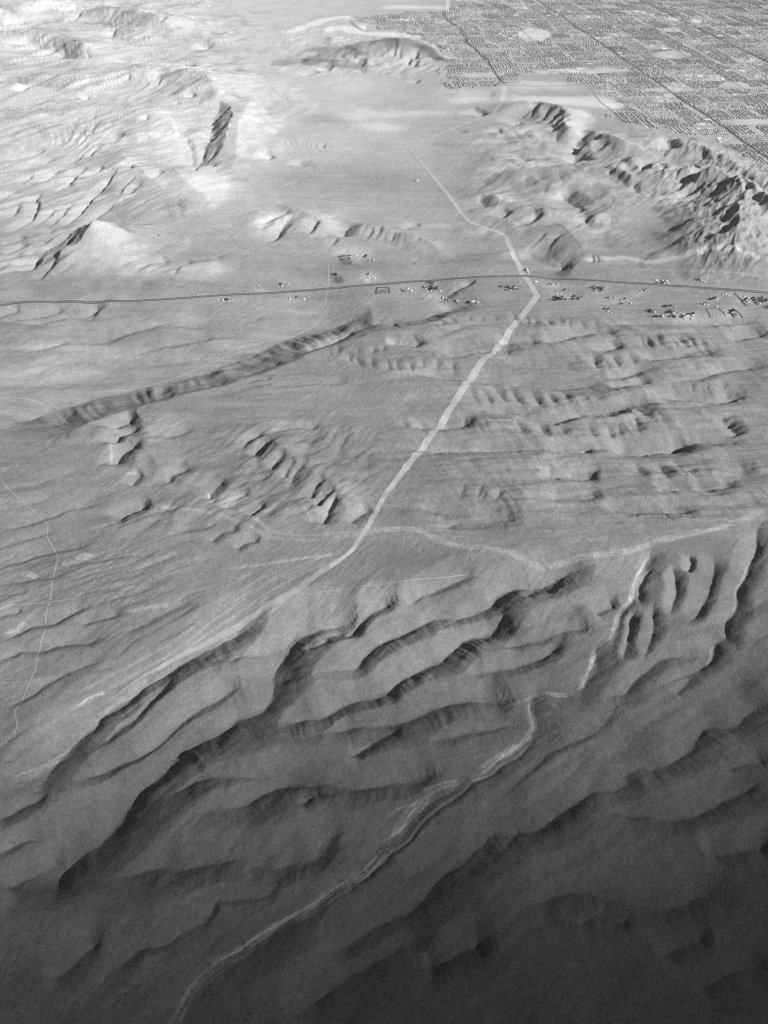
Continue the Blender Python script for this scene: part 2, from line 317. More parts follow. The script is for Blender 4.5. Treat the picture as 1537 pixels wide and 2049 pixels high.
# raised ground: points on the crest, height, half widths (m) right and left, power
RID = []
def R(pts, h, wr, wl, p=1.6): RID.append((np.array(pts, float).reshape(-1, 2), h, wr, wl, p))   # h may be one height per point
R((193,457,168,478,125,515,75,560), (112,88,48,12), 260, 620, 1.2); R((193,457,222,462,262,474,290,486), (110,70,28,6), 330, 230, 1.2)
R((193,457,150,462,100,474,50,486), (112,80,50,20), 300, 170, 1.3)
R((415,180,449,197,461,208,465,227,458,244,449,275,434,302,420,335), (60,100,112,112,106,88,52,10), 1250, 480, 1.5)
R((240,150,330,140,400,150,440,180), 110, 900, 900, 1.5); R((-60,260,60,235,200,215,330,235,360,280), 70, 900, 900, 1.4)
R((340,330,380,370,420,400), 45, 700, 600, 1.5); R((230,300,280,340,330,380), 45, 500, 500, 1.6)
R((1021,206,1070,200,1125,214,1130,245,1150,262,1200,262,1240,280,1300,300), 70, 420, 300, 1.3)
R((1240,280,1300,275,1370,280,1430,305,1480,330,1560,350), 70, 500, 350, 1.4)
R((1345,330,1395,332,1450,345,1480,370,1476,405,1482,430,1476,460,1472,495), 130, 500, 430, 1.25)
R((1480,350,1500,370,1530,392,1570,420), 130, 250, 260, 1.2)
R((1210,330,1245,345,1275,362), 50, 250, 160, 1.3); R((1117,442,1149,474,1169,496), 36, 300, 260, 1.5)
R((960,300,1060,330,1180,360,1240,400), 40, 500, 500, 1.6); R((950,380,1000,400,1060,420,1120,430), 35, 300, 300, 1.5)
R((1030,440,1060,430,1095,420,1150,425), 30, 160, 160, 1.4); R((1180,440,1220,430,1250,440), 25, 220, 200, 1.6)
R((610,100,660,95,720,90,780,78,820,78,850,92,890,112), (10,50,70,95,95,70,15), 600, 450, 1.3)
R((670,125,720,120,760,112), 40, 500, 450, 1.4)
R((40,62,110,62,150,80,190,100), 75, 600, 700, 1.3); R((170,20,240,15,300,25,340,45), 120, 700, 800, 1.4); R((-60,20,40,10,120,-5), 120, 900, 900, 1.4)
R((500,440,540,425,590,415,640,440,660,455), 32, 200, 220, 1.5); R((690,448,740,448,800,462,860,478,880,490), 34, 150, 110, 1.3)
R((330,545,380,530,440,518), 24, 150, 150, 1.5); R((330,420,380,410,440,408), 30, 300, 300, 1.5)
R((215,850,255,870,300,905,330,940,380,960), 22, 160, 160, 1.6); R((520,870,570,905,620,940,660,975,690,1010), 24, 130, 130, 1.5)

# ground tone (paler sand, darker scrub, some painted lit and shaded slopes), gaussian blobs and strokes in the place the photograph shows them
BLOB = []
def A(px, py, rx, ry, d, rot=0): BLOB.append((px, py, rx, ry, d, rot))
STR = []
def T(pts, w, d, soft=0.0, z=0.0): STR.append((np.array(pts, float).reshape(-1, 2), w, d, soft if soft else (.75 if w > 4 and d > 0 and 2 * w > 8 else 0.0), z))

# pale sand of the dry washes, with a sunlit bank painted in
T((300,2090,345,2049,372,1999,400,1954,440,1921,480,1899,530,1864,580,1834,630,1804,680,1769,720,1744,755,1714,793,1664,828,1625,858,1600,893,1588), 13, .15, 1.0); T((340,2060,368,1996,396,1950,436,1916,476,1893,526,1858,576,1828,626,1798,676,1763,716,1738,752,1708,790,1658), 2, .16); T((365,2060,392,2000,415,1965,455,1928,492,1906,540,1872,590,1842,640,1812,690,1777,728,1752,765,1720), 2, .10)
T((893,1588,933,1555,968,1542,1000,1518,1043,1486,1063,1460,1070,1448,1063,1425,1063,1405,1073,1386,1093,1380,1118,1385,1158,1377,1178,1350,1188,1330,1193,1300,1223,1275,1233,1250,1243,1220,1263,1195,1273,1160,1288,1130,1308,1100,1320,1082), 8, .16)
T((960,1535,993,1513,1043,1480), 9, .10); T((848,1577,888,1562,920,1555), 8, .10); T((768,1632,800,1610,830,1600,870,1580), 4, .09)  # first two strokes paint the sunlit left bank of the wash
T((793,1664,830,1610,850,1590), 3, .08); T((780,1660,815,1615,840,1590), 2.4, .07)
T((1063,1385,1040,1397,1010,1402), 4, .08); T((1193,1300,1180,1330,1160,1360), 5, .06); T((1275,1120,1300,1180), 8, .04)
T((700,1765,770,1700,830,1640), 2, .06); T((1300,1085,1287,1120,1285,1195), 9, .05)
T((1545,1005,1508,1030,1468,1045,1418,1060,1343,1075,1293,1088,1248,1100,1198,1108,1148,1115,1098,1125,1068,1122,1018,1102,968,1095,908,1088,868,1075,833,1060,768,1060,680,1075,625,1080), 6, .08)
T((290,1005,350,1020,430,1030,500,1055,540,1075,625,1080,660,1070), 4, .05); T((595,985,615,1030,645,1060,665,1072), 3, .04)
T((1518,1100,1498,1130,1488,1155,1475,1175,1475,1205,1468,1225,1453,1250,1455,1280,1428,1290,1423,1315,1408,1335,1383,1350,1343,1370), 3, .08)
T((1248,1575,1268,1545,1308,1533,1348,1523), 3, .05); T((150,2020,200,1965,250,1922,285,1896), 4, .05)
T((630,1717,645,1699,660,1677,690,1669), 3, .07); T((355,1500,375,1486,400,1476), 4, .07); T((540,1400,552,1355,572,1312,600,1275), 4, .05)
T((440,1140,500,1132,600,1118,680,1108), 3, .09); T((470,1160,540,1130), 3, .05); T((150,1408,180,1385,210,1374), 2, .12)
T((40,1150,55,1148,75,1155), 5, .08); T((150,1118,165,1112,185,1116), 7, .10); T((10,1265,30,1258,50,1240), 4, .1); T((250,1225,300,1215,340,1210), 4, .07)
T((-10,1370,60,1365,140,1345), 8, .04); T((240,1180,270,1178,300,1172), 3, .06); T((-10,1010,5,1005), 4, .07); T((5,940,20,935), 4, .08)
T((90,893,100,880,118,870), 3, .10); T((220,880,223,905,220,925), 3, .08); T((417,985,419,995), 3, .12); T((500,1030,530,1055,540,1062), 4, .08)
T((250,950,275,946), 3, .1); T((180,1060,215,1050), 2, .06)
T((988,903,1108,900,1198,895,1318,889), 2, .08); T((430,1410,400,1428,380,1440), 3, .04)
T((1124,522,1224,517,1257,516,1307,528,1357,521,1424,517,1490,528,1545,537), 4, .13); T((1090,524,1160,522), 3, .06); T((1360,516,1400,513,1440,518), 2, .07)
T((1240,540,1300,541,1400,550,1545,562), 2, .05)
T((570,69,610,55,650,40,690,34,705,40), 4, .25); T((640,64,665,58,690,55,720,65,780,70,850,76), 4, .22); T((700,40,715,55,740,66), 2.5, -.2); T((760,15,830,14,895,17), 4, .15); T((893,-10,896,8,894,28), 4, .15)
T((800,66,850,73,900,90), 4, .2); T((1010,165,1008,185,1005,205), 6, .1)
T((500,1235,425,1280,350,1316,280,1360,215,1405,165,1450,110,1500,50,1545,-20,1590), 9, .05, .9); T((300,1335,240,1375,190,1415), 4, .05)
T((690,1112,600,1150,500,1205,400,1262,300,1330,180,1405), 3, .05); T((650,1122,540,1165,440,1225,330,1300,200,1375,90,1450), 3, .045); T((640,1150,560,1205,470,1268,380,1320,300,1375,210,1440,120,1515), 3, .05)
T((600,1120,480,1180,360,1265,250,1330,100,1410), 2.5, .04); T((680,1100,560,1150,450,1210), 2, .06); T((540,1130,500,1165,400,1235,300,1290), 2, -.04); T((330,1350,240,1420,150,1500,60,1570), 3, .05); T((200,1450,120,1500,20,1555), 3, .045)
T((1060,1410,1075,1398,1095,1390), 2, .1); T((1120,1385,1160,1372,1185,1340), 2, .1); T((888,1570,840,1590,800,1625), 2, .1); T((1000,1300,1040,1290,1090,1283), 2, .05); T((1290,1130,1310,1110,1330,1095), 3, .06); T((1320,1085,1400,1068,1470,1048), 2.5, .06); T((768,1052,690,1065,600,1072,520,1062), 2.5, .05)
for b in ((710,515,16,7),(742,553,12,5),(570,570,14,4),(518,574,12,4),(812,582,18,3),(866,580,24,5),(894,600,16,5),(1052,543,10,4),(1108,571,16,3),(1132,592,32,6),(1203,581,18,5),(1287,583,14,4),(1250,604,22,6),(1325,564,20,4),(1405,563,12,3),(1318,630,22,7),(1378,633,24,6),(1430,597,14,5),(1494,600,18,8),(1470,628,20,8),(600,598,22,3)): A(*b, .06)
# pale bare fields and playas, darker patches, some lit and shaded hill faces painted in
for b in ((1080,200,70,9,.22),(1180,205,60,12,.22),(1230,212,25,6,.22),(1070,172,90,10,.16),(1110,142,60,7,.16),(1070,70,30,12,.18),(1150,132,60,4,.14),(1190,143,90,4,.12),(940,190,60,12,.12),(940,200,40,8,.12),
          (740,230,60,10,.12),(760,255,50,10,.14),(850,225,60,8,.1),(690,170,80,14,.05),(400,390,70,30,.10),(430,382,46,22,.08),(420,370,40,25,.14),(230,520,60,40,.12),(320,545,50,15,.08),(420,540,40,16,.1),(30,590,40,20,.08),  # includes a pale patch painting the pointed hill's sunlit front
          (250,180,140,26,.1),(330,280,60,40,.06),(60,200,80,20,.08),(120,20,70,20,.12),(60,85,80,20,.1),(20,50,30,10,.1),(350,145,60,12,.1),(1170,450,50,12,.1),(1140,470,40,10,.04),
          (1190,470,20,8,.10),(1000,410,30,14,.1),(1060,340,40,10,.14),(1110,390,30,14,.1),(1180,375,30,14,.1),(1000,345,50,8,.1),(1080,265,40,8,.08),(1020,265,60,8,.1),(990,285,70,5,.08),(1060,320,40,6,.1),(1310,290,60,20,.06),
          (1150,260,25,18,.12),(1160,235,30,10,.14),(700,500,40,10,.1),(740,545,20,10,.1),(560,440,60,20,.08),(640,450,40,20,.06),(690,440,30,12,.04),(1350,400,20,12,.05),(880,450,30,5,.08),(960,465,30,6,.05),
          (1120,570,40,5,.06),(930,600,60,8,.03),(1270,590,20,6,.06),(1230,600,40,8,.05),(1480,625,30,10,.05),(1380,640,60,8,.05),(900,595,30,5,.05),(180,690,120,14,.07),(120,725,90,14,.06),(330,860,50,12,.05),(295,930,12,24,.08),
          (450,1000,40,20,.05),(60,740,90,14,.03),(340,840,60,14,.04),(565,850,80,20,.03),(700,1010,40,30,.05),(660,1030,20,30,.04),(460,1010,14,20,.06),
          (600,30,150,30,-.03),(650,240,60,12,-.06),(620,230,90,14,-.05),(700,360,180,36,-.07),(600,350,80,20,-.02),(650,530,110,16,-.05),(760,520,90,16,-.04),(950,510,80,10,-.05),(1300,500,200,20,-.03),(1000,360,40,20,-.05),(1180,540,130,12,-.03),
          (1450,540,110,14,-.04),(1330,470,60,26,-.05),(560,570,160,10,-.03),(100,580,120,8,-.03),(250,565,150,7,-.04),(1110,350,50,12,-.04),(1085,385,26,16,-.06),(1210,385,14,9,-.06),(1100,325,30,8,-.04),(1090,460,60,14,-.03),(1200,520,30,8,-.02),
          (250,45,60,20,-.12),(200,30,30,12,-.10),(95,75,50,12,-.12),(150,95,35,10,-.14),(45,158,14,5,-.15),(70,162,70,6,-.06),(130,150,40,3,-.12),(330,185,80,16,-.08),(258,204,6,5,-.18),(320,196,10,4,-.12),(365,170,8,4,-.14),(120,130,60,8,-.05),
          (430,100,70,10,-.05),(100,135,100,4,-.05),(500,145,70,5,-.06),(60,270,60,12,-.05),(130,275,70,14,-.05),(190,265,50,14,-.04),(60,300,50,12,-.04),(215,385,26,8,-.10),(250,482,16,6,-.14),(240,468,20,4,-.14),(110,450,30,8,-.08),(330,470,60,6,-.02),(370,425,8,16,-.10),(365,420,30,10,-.07),  # includes dark patches painting shade on the pointed hill's back
          (690,515,16,8,-.10),(672,551,12,7,-.14),(1010,220,20,8,-.08),(1050,232,30,6,-.06),(1005,248,20,5,-.06),(980,265,26,5,-.05),(960,275,16,5,-.06),(875,290,30,4,-.04),(930,262,10,4,-.12),(960,218,6,3,-.15),(900,190,12,4,-.12),(985,190,10,8,-.12),
          (270,330,20,14,-.03),(310,320,30,10,-.03),(410,250,26,16,-.07),(390,215,18,7,-.08),(1340,460,80,20,-.02),(800,1130,140,30,-.035),(300,1300,70,50,-.02),(860,1040,100,30,-.02),(640,1160,60,20,-.03),(400,1230,90,30,-.025),(1450,1130,80,50,-.02),(1490,990,60,30,-.02),(1510,770,30,20,-.04)):
    A(*b)
T((626,95,640,92,662,99,690,97,722,93), 8, -.15, 0, 80); T((690,98,720,95,745,88,780,82,820,82,838,86), 8, -.14, 0, 85); T((838,87,862,100,885,112), 8, -.16, 0, 70); T((730,116,722,126), 6, -.2, 0, 40); T((655,124,672,126), 7, -.16, 0, 30)
T((1020,209,1060,212,1100,225,1150,222), 6, -.06, 0, 50)  # dark stroke painting shade on the hill's west face
T((250,200,300,195,330,175,400,165), 10, -.05)

CITY = np.array((700,34,770,58,835,72,862,92,896,120,900,128,874,136,884,168,896,178,1000,172,1030,162,1040,150,1110,146,1132,152,1140,164,1172,166,1192,182,1222,195,1256,210,1250,219,1216,224,1212,232,1262,246,1300,258,1342,261,1382,272,1432,286,1470,304,1502,320,1560,348,2400,700,2400,-120,1000,-120,905,-60,900,20,800,26), float).reshape(-1, 2)
CITY_OPEN = [(1070,70,34,13,.16),(1190,141,75,5,.10),(1110,143,45,5,.12),(1340,193,14,5,.14),(1500,245,60,7,.08),(1345,110,40,8,.05),(1470,172,30,8,.07),(880,44,16,3,.12),(1410,250,20,5,.12),(1340,180,60,5,.05),(1350,38,12,5,.2),(1395,42,12,5,.16),(960,150,50,5,.06),(905,185,14,4,.1)]
def in_city(px, py):
    x = np.atleast_1d(px) * 1.0; y = np.atleast_1d(py) * 1.0
    x = x + 14 * perlin(x / 31, y / 11, 301) + 8 * perlin(x / 11, y / 4, 303); y = y + 6 * perlin(x / 27, y / 9 + 5, 302); r = np.zeros(x.shape, bool); n = len(CITY)
    for i in range(n):
        x0, y0 = CITY[i]; x1, y1 = CITY[(i + 1) % n]
        if y0 == y1: continue
        r ^= ((y0 > y) != (y1 > y)) & (x < (x1 - x0) * (y - y0) / (y1 - y0) + x0)
    return r
CA = rad(5.2); CO = (3130.0, 6750.0)
def city_bend(x, y):
    a = 26 + 110 * sstep(2900, 1500, x)
    return a * perlin(x / 620, y / 900, 401) + .25 * a * perlin(x / 170, y / 230, 402), .6 * a * perlin(x / 700, y / 600, 403)
def city_uv(x, y):
    x = np.asarray(x, float); y = np.asarray(y, float); ax, ay = x, y
    for _ in range(3):
        dx, dy = city_bend(ax, ay); ax, ay = x - dx, y - dy
    return (ax - CO[0]) * math.cos(CA) + (ay - CO[1]) * math.sin(CA), -(ax - CO[0]) * math.sin(CA) + (ay - CO[1]) * math.cos(CA)
def city_xy(u, v):
    u = np.asarray(u, float); v = np.asarray(v, float)
    x, y = CO[0] + u * math.cos(CA) - v * math.sin(CA), CO[1] + u * math.sin(CA) + v * math.cos(CA)
    dx, dy = city_bend(x, y); return x + dx, y + dy

def tone(X, Y):
    px, py = to_px(X, np.maximum(Y, 250.0))
    n1 = fbm(X / 500, Y / 700, 4, 31); n2 = fbm(X / 130 + 5, Y / 130, 3, 37)
    wx = px + 14 * n1 + 7 * n2; wy = py + 7 * fbm(X / 300, Y / 400 + 9, 3, 41) + 3 * n2
    # regional tone: paler with distance, partly standing in for haze; far left basin palest
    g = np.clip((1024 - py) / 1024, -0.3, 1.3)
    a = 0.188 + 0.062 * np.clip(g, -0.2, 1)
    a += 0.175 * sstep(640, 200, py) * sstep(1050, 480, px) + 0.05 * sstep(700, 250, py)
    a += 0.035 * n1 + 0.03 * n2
    for (cx, cy, rx, ry, d, rot) in BLOB:
        m = np.nonzero((abs(wx - cx) < 2.2 * rx) & (abs(wy - cy) < 2.2 * ry))[0]
        if len(m): a[m] += d * np.exp(-(((wx[m] - cx) / rx) ** 2 + ((wy[m] - cy) / ry) ** 2) ** 1.5)
    for P, w, d, soft, z in STR:
        L = catmull(U(P[:, 0], P[:, 1], z), 5); wm = px_width(P, w)
        m = near(X, Y, L, wm * 2)
        if not len(m): continue
        dd, sg, s, tot = sdist(X[m], Y[m], L)
        dd = dd * sg
        r = np.abs(dd) / wm + 0.5 * perlin(X[m] / (wm * 1.5), Y[m] / (wm * 3), 51)
        e = np.clip(np.minimum(s, tot - s) / (tot * .12), 0, 1)
        f = 1.0
        if soft and P[:, 1].mean() > 900:
            q = 1 - np.abs(perlin(dd / (wm * .42) + .6 * perlin(s / (wm * 6), s * 0 + .5, 53), s / (wm * 9), 52)) * 2.6
            f = .35 + 1.9 * np.clip(q, 0, 1) ** 2 * soft
        a[m] += d * f * (1 - sstep(0.45, 1.25, r)) * e
    ci = in_city(px, py)
    cu, cv = city_uv(X, Y)
    a = np.where(ci, .33 + .10 * fbm(cu / 330 + .5, cv / 420, 4, 77) + .07 * perlin(cu / 60, cv / 14, 78) + .07 * perlin(cu / 14, cv / 70, 79) + .03 * n1, a)
    for (bx, by, rx, ry, d) in CITY_OPEN:
        e = ((wx - bx) / rx) ** 2 + ((wy - by) / ry) ** 2
        a += np.where(e < 1, d, 0) * ci
    # rocky dark blotches on the far left hills
    rk = sstep(0.12, 0.4, fbm(X / 260, Y / 330, 5, 61)) * sstep(420, 120, py) * sstep(620, 420, px)
    a -= 0.13 * rk
    # fine braided streaks on the left fan
    st = perlin((X * .80 - Y * .60) / 22, (X * .6 + Y * .8) / 420, 71) + .6 * perlin((X * .80 - Y * .60) / 9, (X * .6 + Y * .8) / 260, 72)
    a += 0.03 * st * sstep(1050, 1150, py) * sstep(1650, 1450, py) * sstep(620, 420, px + .4 * (py - 1100))
    st = perlin(X / 420, Y / 60, 73) + .7 * perlin(X / 260, Y / 25, 74)
    a += 0.034 * st * sstep(1200, 1000, py)
    return np.clip(a, 0.045, 0.6)

# level ground: pans, fans and the highway corridor
FLAT = [(750,390,200,46),(860,510,260,34),(650,250,130,70),(830,1120,150,36),(330,1290,120,70),(480,580,700,26),(1200,585,600,30),(1400,520,260,34),(1300,450,90,50),(420,380,80,40),(200,520,50,40),(600,30,180,30),(150,810,200,26),(330,760,160,20),(620,1110,120,30),(1150,215,130,30),(560,640,140,20)]

def height(X, Y):
    n = len(X)
    px, py = to_px(X, np.maximum(Y, 250.0))
    wx = X + 16 * fbm(X / 170, Y / 170, 3, 3); wy = Y + 16 * fbm(X / 170 + 31, Y / 170, 3, 6)
    h = np.zeros(n)
    for P, hh, wr, wl, p in RID:
        hv = np.array(hh, float) if isinstance(hh, tuple) else None
        L = catmull(U(P[:, 0], P[:, 1], hh if hv is None else hv), 6); w = max(wr, wl) * 1.25
        m = near(X, Y, L, w)
        if not len(m): continue
        d, sg, s, tot = sdist(wx[m], wy[m], L)
        side = sstep(-1, 1, sg)
        wv = (wl + (wr - wl) * side) * (1 + .35 * perlin(s / 160, d / 300, 9) + .2 * perlin(s / 60, d / 120, 10))
        t = np.clip(1 - np.abs(d) / wv, 0, 1)
        if hv is not None:
            vl = np.r_[0, np.cumsum(np.hypot(*np.diff(U(P[:, 0], P[:, 1], hv), axis=0).T))]
            hh = np.interp(s / tot * vl[-1], vl, hv)
        prof = hh * np.where(t < .2, t ** p * (1), t ** p) * (1 + .16 * perlin(s / 170, sg * .6 + 3.3, 11))
        if hv is None: prof *= sstep(0, .35, np.minimum(1, np.minimum(s, tot - s) / (tot + 1e-6) + .16 + .0 * s))
        h[m] = np.maximum(h[m], prof) + .25 * np.minimum(h[m], prof)
    # rugged detail on raised ground
    rug = sstep(8, 60, h)
    rn = 1 - np.abs(fbm((X * .85 - Y * .52) / 95, (X * .52 + Y * .85) / 240, 4, 15)) * 2
    h += rug * (2.5 + 9 * sstep(1250, 1400, px)) * (rn - .4)
    # carving
    c = np.zeros(n)
    for P, wr, wl, k, p, taper, rib, z, crest in VAL:
        wrm, wlm = px_width(P, wr), px_width(P, wl)
        D = 1.12 * k * wrm
        if crest:                      # the line given is the upper edge: its foot lies one bank width away
            L = catmull(U(P[:, 0], P[:, 1], z), 5); g_ = np.gradient(L, axis=0)
            for _ in range(14): g_[1:-1] = (g_[:-2] + g_[1:-1] + g_[2:]) / 3
            g_ /= np.hypot(g_[:, 0], g_[:, 1])[:, None] + 1e-9
            L = L + np.stack([-g_[:, 1], g_[:, 0]], -1) * wrm
            ch = (L[-1] - L[0]) / np.hypot(*(L[-1] - L[0])); q_ = L @ ch
            L = L[np.r_[True, q_[1:] > np.maximum.accumulate(q_)[:-1] + 4]]
        else: L = catmull(U(P[:, 0], P[:, 1], z - (.8 * D if P[:, 1].mean() > 540 else 0)), 5)
        w = max(wrm, wlm)
        m = near(X, Y, L, w * 1.15)
        if not len(m): continue
        d, sg, s, tot = sdist(wx[m], wy[m], L)
        side = sstep(-1, 1, sg)
        d = np.sqrt(d * d + (.025 * wrm) ** 2) - .025 * wrm
        d = np.maximum(d + wrm * .08 * perlin(s / (wrm * .8) + 3, sg * .3 + d / (wrm * 3), 19), 0)
        rb = 1 + rib * (perlin(s / (wrm * .34), d / (wrm * 2.2) + .2 * s / wrm, 21) + .6 * perlin(s / (wrm * .14), d / (wrm * 1.5), 22)) * np.clip(d / wrm * 3, 0, 1)
        tr = np.clip(1 - d / (wrm * (1 + .22 * perlin(s / (wrm * 2.2), 7.7 + 0 * s, 23))), 0, 1)
        tl = np.clip(1 - d / wlm, 0, 1)
        e = sstep(0, 1, np.clip(np.minimum(s, tot - s) / (tot * taper + 1e-6), 0, 1))
        cc = D * e * (side * tr ** p * rb + (1 - side) * tl ** 1.4)
        c[m] = np.maximum(c[m], cc) + np.where(py[m] > 1150, .55, .45) * np.minimum(c[m], cc)
    h -= c
    # close-set rounded spurs with sharp runnels between them, turned the way each part of the country drains
    def field(th, wa, wb, seed, o=3):
        c_, s_ = math.cos(rad(th)), math.sin(rad(th)); al = X * c_ + Y * s_; ac = -X * s_ + Y * c_
        ac = ac + .30 * wa * perlin(al / (wa * 1.7), ac / (wa * 3), seed + 50)
        q = np.abs(perlin(ac / wa, al / wb, seed)) + .5 * np.abs(perlin(ac / wa * 2.1 + 3, al / wb * 2 + 5, seed + 1))
        if o > 2: q += .22 * np.abs(perlin(ac / wa * 4.3, al / wb * 3.4, seed + 2))
        return q
    def box(x0, x1, y0, y1, fx=90, fy=40): return sstep(x0 - fx, x0 + fx, px) * sstep(x1 + fx, x1 - fx, px) * sstep(y0 - fy, y0 + fy, py) * sstep(y1 + fy, y1 - fy, py)
    flat = np.ones(n)
    for (bx, by, rx, ry) in FLAT:
        flat *= 1 - np.exp(-(((px - bx) / rx) ** 2 + ((py - by) / ry) ** 2) ** 2)
    var = .35 + 1.1 * sstep(-.25, .35, fbm(X / 700 + 9, Y / 500, 2, 131))
    def put(mask, amp, *a):
        nonlocal h
        w_ = mask * flat * var
        i_ = np.nonzero(w_ > .01)[0]
        h += amp * w_ * field(*a)
    mr_ = box(800, 1900, 640, 1040)
    put(mr_, 40, 2, 190, 900, 141); put(mr_, 9, 118, 85, 330, 145)
    put(box(-400, 620, 620, 800), 20, 12, 170, 800, 151); put(box(150, 760, 850, 1060), 15, 52, 150, 330, 155); put(box(-300, 640, 850, 1060), 9, 24, 120, 700, 157)
    put(box(-500, 420, 1080, 1420, 120), 11, 27, 95, 700, 161)
    put(box(300, 1300, 1180, 2400, 120), 5, 44, 120, 420, 165); put(box(900, 2400, 1180, 2600, 150), 11, 30, 190, 800, 171); put(box(-600, 700, 1500, 2600, 150), 6, 48, 170, 520, 175)
    put(box(-500, 340, 220, 450, 50, 25), 15, 52, 120, 1300, 181); put(box(-500, 480, -80, 190, 80, 30), 40, 46, 240, 900, 185)
    put(box(930, 1330, 250, 500, 70, 30), 30, 60, 330, 420, 191); put(box(930, 1330, 270, 500, 70, 30), 6, 48, 90, 330, 195); put(box(1220, 1700, 320, 500, 60, 25), 34, 50, 130, 500, 197)
    put(box(560, 900, 60, 150, 60, 20), 30, 60, 220, 420, 201); put(box(-200, 330, 440, 560, 60, 25), 22, 48, 110, 500, 205)
    put(box(-500, 480, 60, 450, 60, 30), 9, 50, 42, 420, 211, 2); put(box(1240, 1700, 320, 500, 50, 25), 8, 48, 40, 260, 215, 2)
    # rolling ground, small rills
    farf = sstep(1900, 600, py)
    h += 7 * fbm(X / 620, Y / 620, 3, 81)
    rl = np.abs(fbm((X * .78 - Y * .62) / 46, (X * .62 + Y * .78) / 230, 3, 83))
    rl2 = np.abs(fbm(X / 260, Y / 58, 3, 87))
    mr = sstep(700, 1000, px + .25 * (py - 900)) * sstep(1120, 1040, py) * sstep(560, 620, py)
    calm = 1 - .8 * sstep(900, 1000, px) * sstep(330, 230, py)
    rv = sstep(-.15, .35, fbm(X / 420, Y / 420, 2, 85))
    h -= (1.5 * (1 - mr) * (1 - np.minimum(rl * 2.2, 1)) * (.15 + rv) * sstep(1500, 1200, py + .1 * px) + 4.0 * mr * (1 - np.minimum(rl2 * 2, 1))) * calm
    h += (.8 * fbm(X / 26, Y / 26, 3, 89) + .25 * perlin(X / 6, Y / 6, 90)) * calm
    # the city plain is level
    lev = in_city(px, py)
    h = np.where(lev, 2.0 * fbm(X / 900, Y / 900, 2, 95), h)
    return h

# rows and columns of the terrain sheet, denser where the ground is nearer
rows_px = np.concatenate([np.arange(2330, -130, -1.7)])
Yr = U(np.full_like(rows_px, CX), rows_px)[:, 1]
near_rows = np.linspace(-5000, Yr[0], 60)[:-1]
far_rows = np.geomspace(Yr[-1], 160000, 40)[1:]
Yr = np.concatenate([near_rows, Yr, far_rows])
s_in = np.arange(-.56, .5601, 1.8 / FPX)
s_out = np.geomspace(.6, 5, 22)
Sc = np.concatenate([-s_out[::-1], s_in, s_out])
half = np.maximum(Yr, 0) * CP + H * SP
GX = half[:, None] * Sc[None, :]; GY = np.repeat(Yr[:, None], len(Sc), 1)
nr, nc = GX.shape
GZ = height(GX.ravel(), GY.ravel())
GT = tone(GX.ravel(), GY.ravel())
GZ2 = GZ.reshape(nr, nc)

def ground(x, y):
    """height of the terrain sheet under world points"""
    x = np.atleast_1d(np.asarray(x, float)); y = np.atleast_1d(np.asarray(y, float))
    fi = np.interp(y, Yr, np.arange(nr)); i = np.clip(fi.astype(int), 0, nr - 2); fy = fi - i
    hf = np.maximum(y, 0) * CP + H * SP
    fj = np.interp(x / hf, Sc, np.arange(nc)); j = np.clip(fj.astype(int), 0, nc - 2); fx = fj - j
    a = GZ2[i, j] * (1 - fx) + GZ2[i, j + 1] * fx; b = GZ2[i + 1, j] * (1 - fx) + GZ2[i + 1, j + 1] * fx
    return a * (1 - fy) + b * fy

def hit(px, py):
    """where the sight line of a photograph pixel meets the terrain"""
    z = 0.0
    for _ in range(12):
        q = U(px, py, z); z = float(ground(q[0], q[1])[0])
    return float(q[0]), float(q[1]), z

# ---------------------------------------------------------------- materials
def grey(name, v, rough=.9, noise=0.0, scale=.05, bump=0.0, attr=None, fine=0.0):
    m = bpy.data.materials.new(name); m.use_nodes = True
    nt = m.node_tree; b = nt.nodes['Principled BSDF']; b.inputs['Roughness'].default_value = rough
    b.inputs['Specular IOR Level'].default_value = .1
    co = nt.nodes.new('ShaderNodeNewGeometry').outputs['Position']
    val = None
    if attr:
        a = nt.nodes.new('ShaderNodeAttribute'); a.attribute_name = attr; val = a.outputs['Fac']
    def mth(op, x, y):
        n = nt.nodes.new('ShaderNodeMath'); n.operation = op
        for k, q in ((0, x), (1, y)):
            if isinstance(q, (int, float)): n.inputs[k].default_value = q
            else: nt.links.new(q, n.inputs[k])
        return n.outputs[0]
    def nz(sc, det=3.0, r=.6):
        t = nt.nodes.new('ShaderNodeTexNoise'); t.inputs['Scale'].default_value = sc
        t.inputs['Detail'].default_value = det; t.inputs['Roughness'].default_value = r
        nt.links.new(co, t.inputs['Vector']); return t.outputs['Fac']
    if val is None: val = mth('ADD', v, 0.0)
    if noise: val = mth('MULTIPLY', val, mth('ADD', 1 - noise, mth('MULTIPLY', nz(scale, 4, .65), 2 * noise)))
    if fine > .6: val = mth('MULTIPLY', val, mth('ADD', .62, mth('MULTIPLY', nz(.085, 2, .8), .76)))
    if fine: val = mth('MULTIPLY', val, mth('ADD', 1 - fine, mth('MULTIPLY', nz(.33, 3, .8), 2 * fine)))
    c = nt.nodes.new('ShaderNodeCombineColor')
    for i in range(3): nt.links.new(val, c.inputs[i])
    nt.links.new(c.outputs[0], b.inputs['Base Color'])
    if bump:
        bp = nt.nodes.new('ShaderNodeBump'); bp.inputs['Distance'].default_value = bump; bp.inputs['Strength'].default_value = 1
        nt.links.new(nz(.12, 5, .7), bp.inputs['Height']); nt.links.new(bp.outputs[0], b.inputs['Normal'])
    return m

